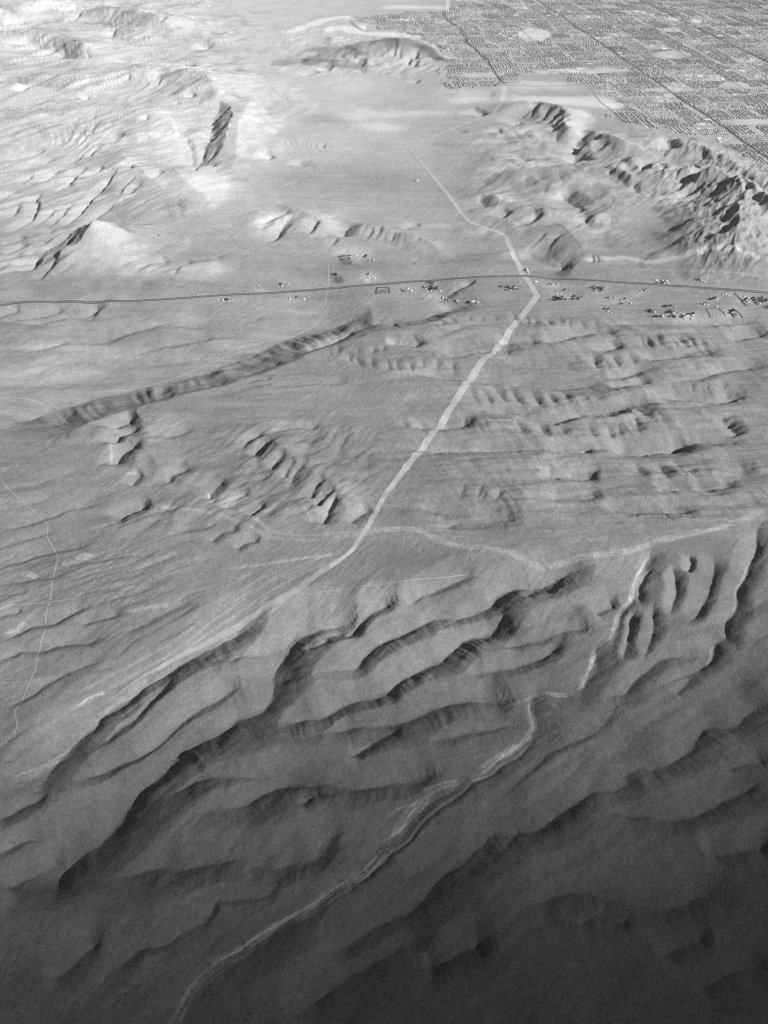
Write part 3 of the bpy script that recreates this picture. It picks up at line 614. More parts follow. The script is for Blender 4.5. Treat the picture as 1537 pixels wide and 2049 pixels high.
M_ground = grey('desert_ground', .2, 1, .22, .03, 2.2, 'tone', .7)
M_dirt = grey('graded_dirt', .35, 1, .34, .02, 0, None, .3)
M_faded = grey('faded_dirt', .26, 1, .3, .02, 0, None, .4)
M_track = grey('track_dirt', .27, 1, .2, .05, 0, None, .2)
M_asphalt = grey('asphalt', .05, .9, .15, .1)
M_street = grey('street_asphalt', .22, .9, .25, .02)

def mesh_obj(name, verts, faces, mat, smooth=False, parent=None):
    me = bpy.data.meshes.new(name)
    verts = np.asarray(verts, np.float32); faces = np.asarray(faces, np.int32)
    me.vertices.add(len(verts)); me.vertices.foreach_set('co', verts.ravel())
    k = faces.shape[1]
    me.loops.add(faces.size); me.loops.foreach_set('vertex_index', faces.ravel())
    me.polygons.add(len(faces))
    me.polygons.foreach_set('loop_start', np.arange(0, faces.size, k, dtype=np.int32))
    if smooth: me.polygons.foreach_set('use_smooth', np.ones(len(faces), bool))
    me.update(calc_edges=True)
    if mat: me.materials.append(mat)
    o = bpy.data.objects.new(name, me); COL.objects.link(o)
    if parent: o.parent = parent
    return o

idx = np.arange(nr * nc).reshape(nr, nc)
F = np.stack([idx[:-1, :-1], idx[:-1, 1:], idx[1:, 1:], idx[1:, :-1]], -1).reshape(-1, 4)
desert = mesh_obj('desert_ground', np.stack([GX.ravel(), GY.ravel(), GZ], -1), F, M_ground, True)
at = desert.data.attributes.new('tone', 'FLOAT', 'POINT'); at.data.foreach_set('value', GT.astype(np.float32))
desert['kind'] = 'structure'

def strip(name, pts, width, mat, lift=.6, rag=0.0, step=12.0, seed=0, obj=True, taper=False):
    """a strip of ground laid over the terrain along photograph points"""
    P = np.array(pts, float).reshape(-1, 2)
    L = np.array([hit(*p)[:2] for p in P]); C = catmull(L, 10)
    return strip_world(name, C, width, mat, lift, rag, step, seed, obj, taper)

def strip_world(name, C, width, mat, lift=.6, rag=0.0, step=12.0, seed=0, obj=True, taper=False, nw=5):
    d = np.r_[0, np.cumsum(np.hypot(*np.diff(C, axis=0).T))]
    n = max(3, int(d[-1] / step)); s = np.linspace(0, d[-1], n)
    x = np.interp(s, d, C[:, 0]); y = np.interp(s, d, C[:, 1])
    tx, ty = np.gradient(x), np.gradient(y); l = np.hypot(tx, ty) + 1e-9
    nx, ny = -ty / l, tx / l
    wv = np.interp(s / d[-1], np.linspace(0, 1, len(np.atleast_1d(width))), np.atleast_1d(width))
    if taper: wv = wv * np.clip(np.minimum(s, d[-1] - s) / (d[-1] * .2), .15, 1)
    wl = wv / 2 * (1 + rag * (perlin(s / 40, s * 0 + seed + .5, 5) + .7 * perlin(s / 14, s * 0 + seed + .5, 6)))
    wr = wv / 2 * (1 + rag * (perlin(s / 40, s * 0 + seed + 9.5, 7) + .7 * perlin(s / 14, s * 0 + seed + 9.5, 8)))
    t = np.linspace(-1, 1, nw)
    off = np.where(t[None] < 0, t[None] * wl[:, None], t[None] * wr[:, None])
    X = x[:, None] + nx[:, None] * off; Y = y[:, None] + ny[:, None] * off
    Z = ground(X.ravel(), Y.ravel()) + lift
    ii = np.arange(n * nw).reshape(n, nw)
    F = np.stack([ii[:-1, 1:], ii[:-1, :-1], ii[1:, :-1], ii[1:, 1:]], -1).reshape(-1, 4)
    vs = np.stack([X.ravel(), Y.ravel(), Z], -1)
    if not obj: return vs, F
    o = mesh_obj(name, vs, F, mat, True); o['kind'] = 'structure'
    return o

# ---------------------------------------------------------------- roads and tracks
strip('dirt_road', (1006,205,985,225,940,245,880,268,825,295,835,315,860,345,885,375,915,415,935,440,975,458,1010,472,1020,495,1035,525,1045,548,1055,560,1070,585,1072,595,1050,625,1025,655,1000,690,950,745,910,805,860,875,820,925,790,965,765,1000,735,1055,715,1085,697,1108,660,1134), [34,36,36,36,34,34,36,36,36,30,14], M_dirt, .9, .28, 6)

strip('dirt_road', (712,1090,695,1110,650,1140,575,1190,500,1237,455,1265,425,1282,385,1302,350,1318,315,1338,280,1357,245,1382,215,1407), [10,30,28,26,24,20,16,12,6,2], M_faded, .7, .5, 8, 3)
HWY = (-60,617,0,611.7,30,606.7,83,604,187,605.7,267,603,367,596.7,450,590.7,512,588,592,582.7,659,578,765,569,845,563,912,557.7,979,554,1024,552.7,1074,554,1167,560,1241,565,1307,569,1391,575,1457,580,1537,586.7,1600,592)
strip('road_shoulder', HWY, 40, M_track, 1.4, .08, 20)
strip('highway', HWY, 23, M_asphalt, 1.9, 0, 20)
strip('road_median', HWY, 4.5, M_track, 2.3, 0, 20)
TRK = [((427,458,457,467,473,487,483,495,512,502,565,507,612,517,639,515,659,505,662,495),8),((745,477,779,487,822,502,862,505,912,507,979,505,1024,511,1060,520),9),((657,530,657,567,652,597,645,617),9),
       ((712,543,812,547,859,548,875,557,880,566),8),((939,556,959,550,989,538,1024,534,1050,545),10),((0,960,30,990,90,1045,95,1075,115,1115,107,1155,100,1200,92,1235,90,1260,82,1285,75,1310,70,1340,50,1390,30,1425,35,1450,27,1470),4.5),
       ((-10,1222,30,1210,100,1205,190,1190),3),((190,785,280,777,380,745,450,715,550,680,579,677,652,643,712,620,755,593,779,588),7),
       ((473,620,483,667),6),((1264,440,1335,464,1354,480,1375,492,1405,500,1440,505,1500,510),6),((937,410,1050,410,1130,403,1165,406,1210,403,1287,376,1340,355),6),((575,1191,680,1180,768,1170,860,1158,943,1145),2),
       ((0,795,60,800,125,820),5),((0,490,100,482),6),((1040,600,1120,598,1200,612,1300,618,1400,614,1537,612),7),((1255,570,1262,590,1280,605),7),((620,465,700,470,745,477),6),((780,405,700,403,600,395,560,392),9),((1500,700,1537,698),5),
       ((845,335,860,340,880,338),9),((960,590,1050,590),7),]
TRK += [((815,584,816,575,818,566),4),((1203,584,1208,574,1212,563),4),((1287,584,1290,576,1292,568),4),((1120,597,1123,580,1124,558),4),((1375,632,1379,622,1382,613),4),((1430,597,1434,588,1436,578),4),((742,555,745,562,748,570),4),((570,570,572,577,573,584),4)]
for k, (p, w) in enumerate(TRK): strip('dirt_track', p, w, M_track, .7, .3, 10, k)

# ---------------------------------------------------------------- the city on the plain
def tag(o, label=None, cat=None, group=None, kind=None):
    for k, v in (('label', label), ('category', cat), ('group', group), ('kind', kind)):
        if v: o[k] = v
    return o

def house_parts(w, l, h, r, eave=.5):
    """walls and hipped roof of a house, w x l m, eaves at h, ridge at h + r"""
    a, b = w / 2, l / 2; A_, B_ = a + eave, b + eave; q = max(.2, b - a * .8)
    wall = ([(-a,-b,-1),(a,-b,-1),(a,b,-1),(-a,b,-1),(-a,-b,h),(a,-b,h),(a,b,h),(-a,b,h)],
            [(0,1,5,4),(1,2,6,5),(2,3,7,6),(3,0,4,7)])
    roof = ([(-A_,-B_,h),(A_,-B_,h),(A_,B_,h),(-A_,B_,h),(-.15,-q,h+r),(.15,-q,h+r),(.15,q,h+r),(-.15,q,h+r)],
            [(0,3,2,1),(0,1,5,4),(1,2,6,5),(2,3,7,6),(3,0,4,7),(4,5,6,7)])
    return wall, roof

def merged(name, base_v, base_f, pos, yaw, scl, tones, mat):
    """many small copies of one shape welded into one far-off mass"""
    bv = np.array(base_v, float); bf = np.array(base_f, int); n = len(pos)
    c, s_ = np.cos(yaw)[:, None], np.sin(yaw)[:, None]
    x = bv[None, :, 0] * scl[:, 0:1]; y = bv[None, :, 1] * scl[:, 1:2]; z = bv[None, :, 2] * scl[:, 2:3]
    vv = np.stack([pos[:, 0:1] + c * x - s_ * y, pos[:, 1:2] + s_ * x + c * y, pos[:, 2:3] + z], -1).reshape(-1, 3)
    ff = (bf[None] + (np.arange(n) * len(bv))[:, None, None]).reshape(-1, bf.shape[1])
    o = mesh_obj(name, vv, ff, mat)
    at = o.data.attributes.new('tone', 'FLOAT', 'POINT'); at.data.foreach_set('value', np.repeat(tones, len(bv)).astype(np.float32))
    return o

M_roofs = grey('house_tone', .3, .8, 0, .1, 0, 'tone')
M_leaf = grey('foliage', .05, .9, .3, .3)
M_leafs = grey('foliage_tone', .05, .9, 0, .3, 0, 'tone')

# streets, houses and trees of the city, block by block
hp, hy, hs, ht = [], [], [], []; tp, ts = [], []; sv, sf, so = [], [], 0
big = []
r = random.Random(3)
def visible(x, y, m=30):
    px, py = to_px(x, y); return -m < px < 1537 + m and -40 < py < 420
def street(u0, v0, u1, v1, w, wob=None):
    global so
    n = 2 if wob is None else max(3, int(math.hypot(u1 - u0, v1 - v0) / 25))
    t = np.linspace(0, 1, n); u = u0 + (u1 - u0) * t; v = v0 + (v1 - v0) * t
    if wob: u, v = wob(u, v)
    x, y = city_xy(u, v); tx, ty = np.gradient(x), np.gradient(y); l = np.hypot(tx, ty) + 1e-9
    a = np.stack([x - ty / l * w / 2, y + tx / l * w / 2], -1); b = np.stack([x + ty / l * w / 2, y - tx / l * w / 2], -1)
    p = np.empty((2 * n, 2)); p[0::2] = a; p[1::2] = b
    z = ground(p[:, 0], p[:, 1]) + .35
    sv.append(np.column_stack([p, z]))
    for i in range(n - 1): sf.append((so + 2 * i, so + 2 * i + 1, so + 2 * i + 3, so + 2 * i + 2))
    so += 2 * n
BS = 268.0
for bi in range(-18, 33):
    for bj in range(-9, 36):
        u0, v0 = bi * BS, bj * BS
        x, y = city_xy(u0 + BS / 2, v0 + BS / 2)
        if not visible(x, y, 160): continue
        px, py = to_px(x, y)
        kind = r.choices(['v', 'u', 'cv', 'cu', 'big', 'open', 'mix'], [24, 20, 16, 10, 4, 1, 16])[0]
        if px < 1230 and py > 60: kind = r.choices(['cv', 'cu', 'v', 'u', 'mix'], [30, 22, 10, 20, 10])[0]
        m = r.choice([0, 3, 6]); amp = r.uniform(14, 46) if kind[0] == 'c' else 0; lam = r.uniform(60, 130); ph = r.uniform(0, 6)
        roof = r.choice([.26, .3, .33, .36, .4, .44]); leafy = r.choice([.1, .2, .3, .45])
        along = kind[-1] if kind in ('v', 'u', 'cv', 'cu') else r.choice('uv')
        bend = (lambda q: amp * np.sin(q / lam + ph))
        if kind == 'open': continue
        if kind == 'big':
            for _ in range(r.randint(4, 7)):
                big.append((u0 + r.uniform(30, 240), v0 + r.uniform(30, 240), r.uniform(24, 60), r.uniform(16, 44), r.choice([.25, .4, .55, .6, .5])))
            continue
        sp = r.choice([56, 60, 66, 72]); lot = r.uniform(17, 22)
        k = int((BS - 2 * m) / sp)
        for i in range(k):
            q = m + sp * (i + .5)
            if along == 'v': street(u0 + q, v0 + m, u0 + q, v0 + BS - m, 11, (lambda u, v: (u + bend(v), v)) if amp else None)
            else: street(u0 + m, v0 + q, u0 + BS - m, v0 + q, 11, (lambda u, v: (u, v + bend(u))) if amp else None)
            for j in range(int((BS - 2 * m) / lot)):
                for sd in (-1, 1):
                    if r.random() < .1: continue
                    d = m + lot * (j + .5)
                    a, b = q + sd * 17, d
                    a += bend((v0 if along == 'v' else u0) + d) if amp else 0
                    uu, vv = (u0 + a, v0 + b) if along == 'v' else (u0 + b, v0 + a)
                    hp.append((uu, vv)); hy.append(CA + (0 if along == 'v' else math.pi / 2))
                    hs.append((r.uniform(.85, 1.25), r.uniform(.85, 1.2), r.uniform(.8, 1.3)))
                    ht.append(max(.06, min(.6, roof * r.uniform(.55, 1.5) + (.25 if r.random() < .07 else 0))))
                    if r.random() < leafy:
                        e = r.uniform(-8, 8)
                        tp.append((uu + sd * (e if along == 'u' else 10), vv + sd * (10 if along == 'u' else e))); ts.append(r.uniform(2.2, 4.6))
# tree-lined main roads
for iu in range(-12, 22, 2):
    for q in np.arange(-2500, 9600, 15.0):
        for sd in (-17, 17):
            if r.random() < (.55 if iu % 4 == 0 else .15): tp.append((iu * 402 + sd + r.uniform(-3, 3), q)); ts.append(r.uniform(2.5, 5))
for iv in range(-6, 24, 2):
    for q in np.arange(-5000, 8800, 16.0):
        for sd in (-15, 15):
            if r.random() < .12: tp.append((q, iv * 402 + sd + r.uniform(-3, 3))); ts.append(r.uniform(2.5, 4.5))
hp = np.array(hp); hx, hyy = city_xy(hp[:, 0], hp[:, 1]); qx, qy = to_px(hx, hyy)
def open_at(qx, qy):
    o = np.zeros(len(qx), bool)
    for (bx, by, rx, ry, d) in CITY_OPEN: o |= ((qx - bx) / rx) ** 2 + ((qy - by) / ry) ** 2 < 1
    return o
keep = in_city(qx, qy) & ~open_at(qx, qy) & (qx > -20) & (qx < 1560) & (qy > -25)
hz_ = ground(hx, hyy); HP = np.stack([hx, hyy, hz_], -1)[keep]; HY = np.array(hy)[keep]; HS = np.array(hs)[keep]; HT = np.array(ht)[keep]
order = np.argsort(HP[:, 1] ** 2 + HP[:, 0] ** 2); near_h, far_h = order[:290], order[290:]
wv, rv = house_parts(12, 15, 3.2, 1.7)
allv = wv[0] + rv[0]; allf = wv[1] + [tuple(i + len(wv[0]) for i in f) for f in rv[1]]
o = merged('city_houses', allv, allf, HP[far_h], HY[far_h], HS[far_h], HT[far_h], M_roofs)
tag(o, 'tens of thousands of tiny house roofs in rows filling the city plain', 'houses', None, 'stuff')
protos = []
for k, tn in enumerate((.12, .2, .3, .45)):
    mt = grey('roof_paint', tn, .8)
    protos.append((tn, mt))
meshes = {}
for i in near_h:
    tn, mt = min(protos, key=lambda p: abs(p[0] - HT[i]))
    if tn not in meshes:
        o = mesh_obj('city_house', allv, allf, mt); meshes[tn] = o
    else:
        o = meshes[tn].copy(); COL.objects.link(o)
    o.location = HP[i]; o.rotation_euler = (0, 0, HY[i]); o.scale = HS[i]
    sh = {.12: 'dark', .2: 'grey', .3: 'light grey', .45: 'white'}[tn]
    tag(o, 'tiny %s roofed house in the nearest rows of the city beyond the dark mountain' % sh, 'house', '%s roofed houses at the near edge of the city' % sh)
sv = np.vstack(sv)
sf = np.array(sf); cen = sv[sf].mean(1); qx, qy = to_px(cen[:, 0], cen[:, 1])
o = mesh_obj('city_streets', sv, sf[in_city(qx, qy) & ~open_at(qx, qy)], M_street); o['kind'] = 'structure'
M_avenue = grey('avenue_asphalt', .11, .9, .25, .02)
def main_road(a, b, w, mat, name='city_avenue'):
    n = 160; t = np.linspace(0, 1, n); u = a[0] + (b[0] - a[0]) * t; v = a[1] + (b[1] - a[1]) * t
    x, y = city_xy(u, v); px, py = to_px(x, y); k = in_city(px, py) & (px > -50) & (px < 1590) & (py > -40)
    if k.sum() < 4: return
    i0, i1 = np.nonzero(k)[0][[0, -1]]
    strip_world(name, np.stack([x[i0:i1 + 1], y[i0:i1 + 1]], -1), w, mat, .7, 0, 60, nw=2)
for iu in range(-12, 22, 2): main_road((iu * 402, -2500), (iu * 402, 9600), 24 if iu % 4 == 0 else 12, M_avenue if iu % 4 == 0 else M_street)
for iv in range(-6, 24, 2): main_road((-5000, iv * 402), (8800, iv * 402), 18, M_street)
tp = np.array(tp); tx_, ty_ = city_xy(tp[:, 0], tp[:, 1]); qx, qy = to_px(tx_, ty_)
keep = in_city(qx, qy) & ~open_at(qx, qy) & (qx > -20) & (qx < 1560) & (qy > -25)
TP = np.stack([tx_, ty_, ground(tx_, ty_)], -1)[keep]; TS = np.array(ts)[keep]
order = np.argsort(TP[:, 1] ** 2 + TP[:, 0] ** 2); near_t, far_t = order[:0], order[0:]
ov = [(0,0,-1.2),(1,.1,.35),(.25,1,.55),(-.9,.45,.3),(-.65,-.8,.5),(.55,-.85,.4),(.1,0,1.35)]
of = [(0,2,1),(0,3,2),(0,4,3),(0,5,4),(0,1,5),(6,1,2),(6,2,3),(6,3,4),(6,4,5),(6,5,1)]
ss = np.stack([TS, TS, TS * .8], -1); tz = TP.copy(); tz[:, 2] += TS * .95
tt = rng.uniform(.03, .075, len(TS))
o = merged('city_trees', ov, of, tz[far_t], rng.uniform(0, 6, len(far_t)), ss[far_t], tt[far_t], M_leafs)
tag(o, 'scattered dark street trees between the city roofs', 'trees', None, 'stuff')

# creosote scrub dotted over the nearer ground
n_s = 14000
spx = rng.uniform(-60, 1600, n_s * 2); spy = 1030 + 1060 * rng.uniform(0, 1, n_s * 2)
q = U(spx, spy); dens = sstep(-.3, .5, fbm(q[:, 0] / 160, q[:, 1] / 160, 3, 311)) * .8 + .2
q = q[rng.uniform(0, 1, len(q)) < dens][:n_s]
sz = rng.uniform(.5, 1.25, len(q)); sc = np.stack([sz, sz, sz * .8], -1)
P3 = np.column_stack([q, ground(q[:, 0], q[:, 1]) + sz * .4])
o = merged('desert_scrub', ov, of, P3, rng.uniform(0, 6, len(q)), sc, rng.uniform(.07, .13, len(q)), M_leafs)
tag(o, 'small dark desert bushes sprinkled over the nearer slopes', 'scrub', None, 'stuff')

# a tree with trunk, limbs and a crown of leaf clumps
M_bark = grey('bark', .1, .95, .3, 2)
def make_tree(seed, hgt, wid):
    q = random.Random(seed); root = bpy.data.objects.new('tree', None); COL.objects.link(root)
    vs, fs = [], []
    def limb(a, b, r0, r1, n=6):
        a, b = Vector(a), Vector(b); d = (b - a).normalized(); u = d.orthogonal().normalized(); w = d.cross(u); k = len(vs)
        for p, rr in ((a, r0), (b, r1)):
            for j in range(n): vs.append(tuple(p + (u * math.cos(6.283 * j / n) + w * math.sin(6.283 * j / n)) * rr))
        for j in range(n): fs.append((k + j, k + (j + 1) % n, k + n + (j + 1) % n, k + n + j))
    limb((0, 0, -.6), (.1, .1, hgt * .4), .35, .24)
    tips = []
    for j in range(7):
        a = j * .9 + q.uniform(-.3, .3); e = (math.cos(a) * wid * .34, math.sin(a) * wid * .34, hgt * q.uniform(.55, .85)); tips.append(e)
        limb((.1, .1, hgt * q.uniform(.28, .4)), e, .2, .06)
    mesh_obj('trunk', vs, fs, M_bark, True, root)
    vs2, fs2 = [], []
    for _ in range(260):
        t = q.choice(tips); rr = wid * .26 * q.random() ** .5
        d = Vector((q.gauss(0, 1), q.gauss(0, 1), q.gauss(0, .8))).normalized() * rr
        c = Vector(t) + d; n_ = Vector((q.gauss(0, 1), q.gauss(0, 1), q.gauss(.6, 1))).normalized(); u = n_.orthogonal().normalized(); w = n_.cross(u); z = q.uniform(.6, 1.15); k = len(vs2)
        for (e, f) in ((-1, -.6), (.2, -1), (1, .4), (-.3, 1)): vs2.append(tuple(c + u * e * z + w * f * z + n_ * q.uniform(-.15, .15)))
        fs2.append((k, k + 1, k + 2, k + 3))
    mesh_obj('crown', vs2, fs2, M_leaf, False, root)
    return root
def copy_tree(o, parent=None):
    c = o.copy(); COL.objects.link(c); c.parent = parent
    for ch in o.children: copy_tree(ch, c)
    return c
tree_kinds = [make_tree(1, 7, 7.5), make_tree(2, 8.5, 8), make_tree(3, 6, 6.5)]
used_t = set()
def put_tree(x, y, s_, label, group):
    k = r.randrange(3)
    if k in used_t: o = copy_tree(tree_kinds[k])
    else: o = tree_kinds[k]; used_t.add(k)
    o.location = (x, y, float(ground(x, y)[0])); o.rotation_euler = (0, 0, r.uniform(0, 6.28)); o.scale = (s_, s_, s_ * r.uniform(.85, 1.1))
    return tag(o, label, 'tree', group)

# ---------------------------------------------------------------- ranches along the highway
M_wall = [grey('stucco_wall', v, .9, .1, .5) for v in (.35, .5)]
M_roof = {'white': grey('white_roof', .56, .6, .06, .3), 'pale': grey('pale_roof', .5, .8, .1, .3), 'dark': grey('dark_roof', .1, .8, .1, .3)}
M_glass = grey('window_glass', .04, .2)
protoh = {}
def make_house(shade, size):
    w, l, h = {'house': (10, 17, 3.2), 'trailer': (5, 20, 3.0), 'shed': (8, 9, 3.0), 'barn': (13, 34, 5.0)}[size]
    root = bpy.data.objects.new({'house': 'ranch_house', 'trailer': 'mobile_home', 'shed': 'shed', 'barn': 'barn'}[size], None); COL.objects.link(root)
    wl_, rf_ = house_parts(w, l, h, 1.2 if size == 'trailer' else 2.0, .7)
    mesh_obj('wall', *wl_, M_wall[0 if shade == 'dark' else 1], False, root)
    mesh_obj('roof', *rf_, M_roof[shade], False, root)
    def slab(name, x0, x1, y0, y1, z0, z1, mat):
        v = [(x, y, z) for z in (z0, z1) for y in (y0, y1) for x in (x0, x1)]
        return mesh_obj(name, v, [(0,2,3,1),(4,5,7,6),(0,1,5,4),(2,6,7,3),(0,4,6,2),(1,3,7,5)], mat, False, root)
    slab('door', w / 2 + .02, w / 2 + .08, -.6, .6, 0, 2.1, M_roof['dark'])
    if size in ('house', 'trailer'):
        for y0 in (-l * .34, l * .2): slab('window', w / 2 + .02, w / 2 + .08, y0, y0 + 1.8, .9, 2.1, M_glass)
        slab('porch_roof', w / 2 + .72, w / 2 + 3.4, -3, 3, h - .35, h - .2, M_roof[shade])
    return root
def put_house(px, py, shade, size, yaw, label, group):
    x, y, z = hit(px, py); key = (shade, size)
    if key in protoh: o = copy_tree(protoh[key])
    else: o = protoh[key] = make_house(shade, size)
    s_ = r.uniform(.7, 1.0)
    o.location = (x, y, z); o.rotation_euler = (0, 0, yaw); o.scale = (s_, s_, s_)
    return tag(o, label, {'house': 'house', 'trailer': 'mobile home', 'shed': 'shed', 'barn': 'barn'}[size], group)

# each ranch: where it stands, its buildings (pixel, roof, kind) and its trees (pixel, spread, number)
RANCH = [
 ('by the square grove below the ribbed hills', [(712,512,'white','house'),(705,526,'pale','shed'),(716,518,'white','trailer'),(698,503,'dark','shed')], [(690,517,13,7,16)]),
 ('right of the square grove above the highway', [(735,512,'dark','shed'),(748,520,'white','house'),(739,518,'pale','shed')], [(733,513,5,3,4)]),
 ('of the lone dark grove left of the crossing track', [(684,553,'dark','shed')], [(670,552,11,6,14)]),
 ('in the bare yard just above the highway', [(738,554,'white','house'),(745,552,'white','trailer'),(750,557,'white','house'),(741,548,'pale','shed')], [(735,549,4,3,2)]),
 ('above the highway, left of the crossing track', [(564,573,'white','house'),(577,568,'white','trailer'),(569,565,'pale','shed')], [(561,570,4,4,4)]),
 ('in the pale lot at the left above the highway', [(518,572,'white','house'),(511,577,'pale','shed'),(523,577,'pale','shed')], []),
 ('below the highway left of the hedged paddock', [(580,598,'white','house'),(609,599,'white','trailer'),(588,595,'pale','shed')], [(594,597,3,2,3)]),
 ('in the row right of the hedged paddock', [(797,583,'white','shed'),(808,581,'white','house'),(817,578,'white','trailer'),(823,582,'white','house'),(803,579,'dark','shed')], [(812,584,8,2,3)]),
 ('in the grove where gully meets highway', [(852,578,'white','shed'),(862,582,'white','house'),(855,583,'white','shed'),(882,582,'white','house'),(848,574,'pale','shed')], [(868,577,14,5,22),(850,576,4,3,4)]),
 ('tight against the underside of the highway', [(869,567,'white','trailer'),(873,570,'white','shed')], [(862,566,8,2,7)]),
 ('on the spur between the two gullies', [(886,596,'white','house'),(893,598,'white','house'),(899,601,'white','trailer'),(891,603,'pale','shed')], []),
 ('on the spur below the gully', [(914,602,'white','house'),(917,605,'pale','shed')], []),
 ('at the rim of the lower gully', [(945,604,'white','barn'),(956,605,'white','trailer')], [(936,604,3,2,2)]),
 ('in the grove left of the broad dirt road', [(1012,577,'white','house'),(1021,581,'white','shed'),(1030,576,'white','trailer'),(1005,582,'pale','shed')], [(1003,573,4,3,5),(1020,577,12,5,18),(1032,580,5,4,6)]),
 ('where the broad dirt road crosses the highway', [(1054,541,'white','barn'),(1057,546,'white','shed'),(1046,545,'dark','shed')], [(1047,543,2,3,2)]),
 ('just right of the highway crossing', [(1071,564,'white','barn'),(1063,563,'white','shed'),(1040,565,'pale','shed')], []),
 ('in the pale clearing right of the broad dirt road', [(1106,571,'white','house'),(1116,569,'pale','shed')], [(1100,570,3,2,2)]),
 ('by the dark orchard below the highway', [(1114,589,'white','house'),(1122,588,'white','shed'),(1140,592,'white','trailer'),(1160,594,'white','house'),(1134,600,'pale','shed')], [(1118,598,16,5,34),(1151,597,12,5,16),(1132,581,4,2,4)]),
 ('in the long grove under the highway', [(1190,577,'white','house'),(1203,583,'white','trailer'),(1215,584,'pale','shed'),(1207,577,'white','shed')], [(1197,580,14,6,24)]),
 ('in the round clearing under the highway', [(1283,583,'white','house'),(1290,581,'white','trailer'),(1296,584,'pale','shed'),(1278,587,'white','shed')], [(1287,582,8,2,5)]),
 ('scattered on bare ground near the clearing', [(1230,597,'pale','shed'),(1243,602,'white','shed'),(1255,604,'white','house'),(1261,607,'white','trailer'),(1243,608,'dark','shed')], [(1216,596,3,1,2),(1243,609,3,1,2),(1250,599,4,2,2)]),
 ('in the lone yard below the scattered sheds', [(1216,623,'white','house'),(1231,630,'white','shed'),(1223,626,'pale','shed')], [(1213,620,6,3,6)]),
 ('in the row above the highway, right side', [(1312,561,'white','barn'),(1325,562,'white','house'),(1334,563,'white','house'),(1318,565,'white','trailer'),(1337,567,'white','trailer'),(1328,567,'pale','shed')], [(1322,566,12,2,10)]),
 ('alone above the highway near the right edge', [(1404,562,'white','house'),(1410,564,'pale','shed')], [(1398,561,4,2,4)]),
 ('among the trees left of the long side road', [(1350,615,'white','trailer'),(1331,614,'dark','shed')], [(1336,613,9,2,9)]),
 ('in the big lot below the side road', [(1310,625,'white','house'),(1316,630,'white','shed'),(1327,627,'pale','shed'),(1325,633,'white','house')], [(1301,623,7,4,10),(1311,635,10,2,10)]),
 ('behind the tree clump in the middle lot', [(1347,627,'white','house'),(1335,628,'pale','shed'),(1354,634,'white','shed')], [(1341,624,9,4,12),(1344,634,9,3,8)]),
 ('in the crowded lot below the side road', [(1366,630,'white','house'),(1374,632,'white','trailer'),(1370,637,'white','house'),(1386,632,'white','shed'),(1384,638,'white','house'),(1396,637,'pale','shed'),(1378,628,'dark','shed')], [(1382,630,9,4,12),(1365,635,4,3,5)]),
 ('beside the bare lot under the highway', [(1430,595,'white','house'),(1422,593,'white','shed'),(1434,599,'white','trailer')], [(1426,597,7,4,9)]),
 ('on the bare lot by the side road', [(1408,609,'white','house'),(1415,611,'white','trailer'),(1403,607,'pale','shed'),(1434,614,'white','house')], [(1410,607,6,2,3)]),
 ('close under the highway near the right edge', [(1452,589,'white','house'),(1458,592,'white','trailer'),(1446,590,'pale','shed')], []),
 ('between the two slanting hedges', [(1490,594,'white','house'),(1497,596,'white','house'),(1493,600,'white','trailer'),(1501,601,'white','shed'),(1486,598,'white','shed'),(1497,605,'pale','house')], [(1491,600,7,6,10),(1507,600,4,4,6)]),
 ('in the grove at the right edge', [(1529,605,'white','house'),(1521,607,'white','shed'),(1533,600,'pale','house')], [(1524,600,12,6,22),(1534,616,4,3,6)]),
 ('in the fenced plot below the side road', [(1468,631,'white','shed'),(1474,628,'pale','shed'),(1427,629,'white','shed')], [(1464,625,5,5,9),(1470,631,4,4,5)]),
 ('just below the highway far to the left', [(446,601,'white','house'),(457,603,'pale','trailer'),(465,600,'pale','shed')], [(453,601,7,2,7)]),
 ('inside the pale pen above the highway at the left', [(396,590,'white','shed'),(405,589,'pale','shed')], []),
 ('on the bare flat right of the pointed hill', [(318,472,'dark','barn'),(326,470,'white','shed')], []),
 ('at the diggings on the pale upland', [(366,399,'pale','shed'),(374,401,'dark','shed'),(383,399,'pale','shed')], [(362,410,5,2,3)]),
 ('alone on the flat left of the far dirt road', [(834,362,'white','barn')], []),
]
NOUN = {'house': 'ranch house', 'trailer': 'mobile home', 'shed': 'shed', 'barn': 'long building'}
ORD = ['leftmost', 'second from the left', 'third from the left', 'fourth from the left', 'fifth from the left', 'sixth from the left', 'seventh from the left']
for where, blds, groves in RANCH:
    b = sorted(blds)
    g = 'buildings ' + where
    for i, (px, py, shade, size) in enumerate(b):
        pos = '' if len(b) == 1 else (', rightmost building' if i == len(b) - 1 else ', leftmost building' if i == 0 else ', %s from left' % ORD[i].split()[0])
        put_house(px, py, shade, size, r.choice([.1, 1.5, 1.7, .2, 2.6]), '%s-roofed %s %s%s' % (shade, NOUN[size], where, pos), g if len(b) > 1 else None)
    for k, (px, py, sx, sy, n) in enumerate(groves):
        for _ in range(max(2, int(n * .78))):
            x, y, z = hit(px + r.uniform(-1, 1) * sx * r.random() ** .3, py + r.uniform(-1, 1) * sy * r.random() ** .3)
            lab = 'dark bushy tree ' + where + ('' if len(groves) == 1 else (', left clump' if px == min(q[0] for q in groves) else ', right clump' if px == max(q[0] for q in groves) else ', middle clump'))
            put_tree(x, y, r.uniform(.9, 1.4), lab, 'trees ' + where)
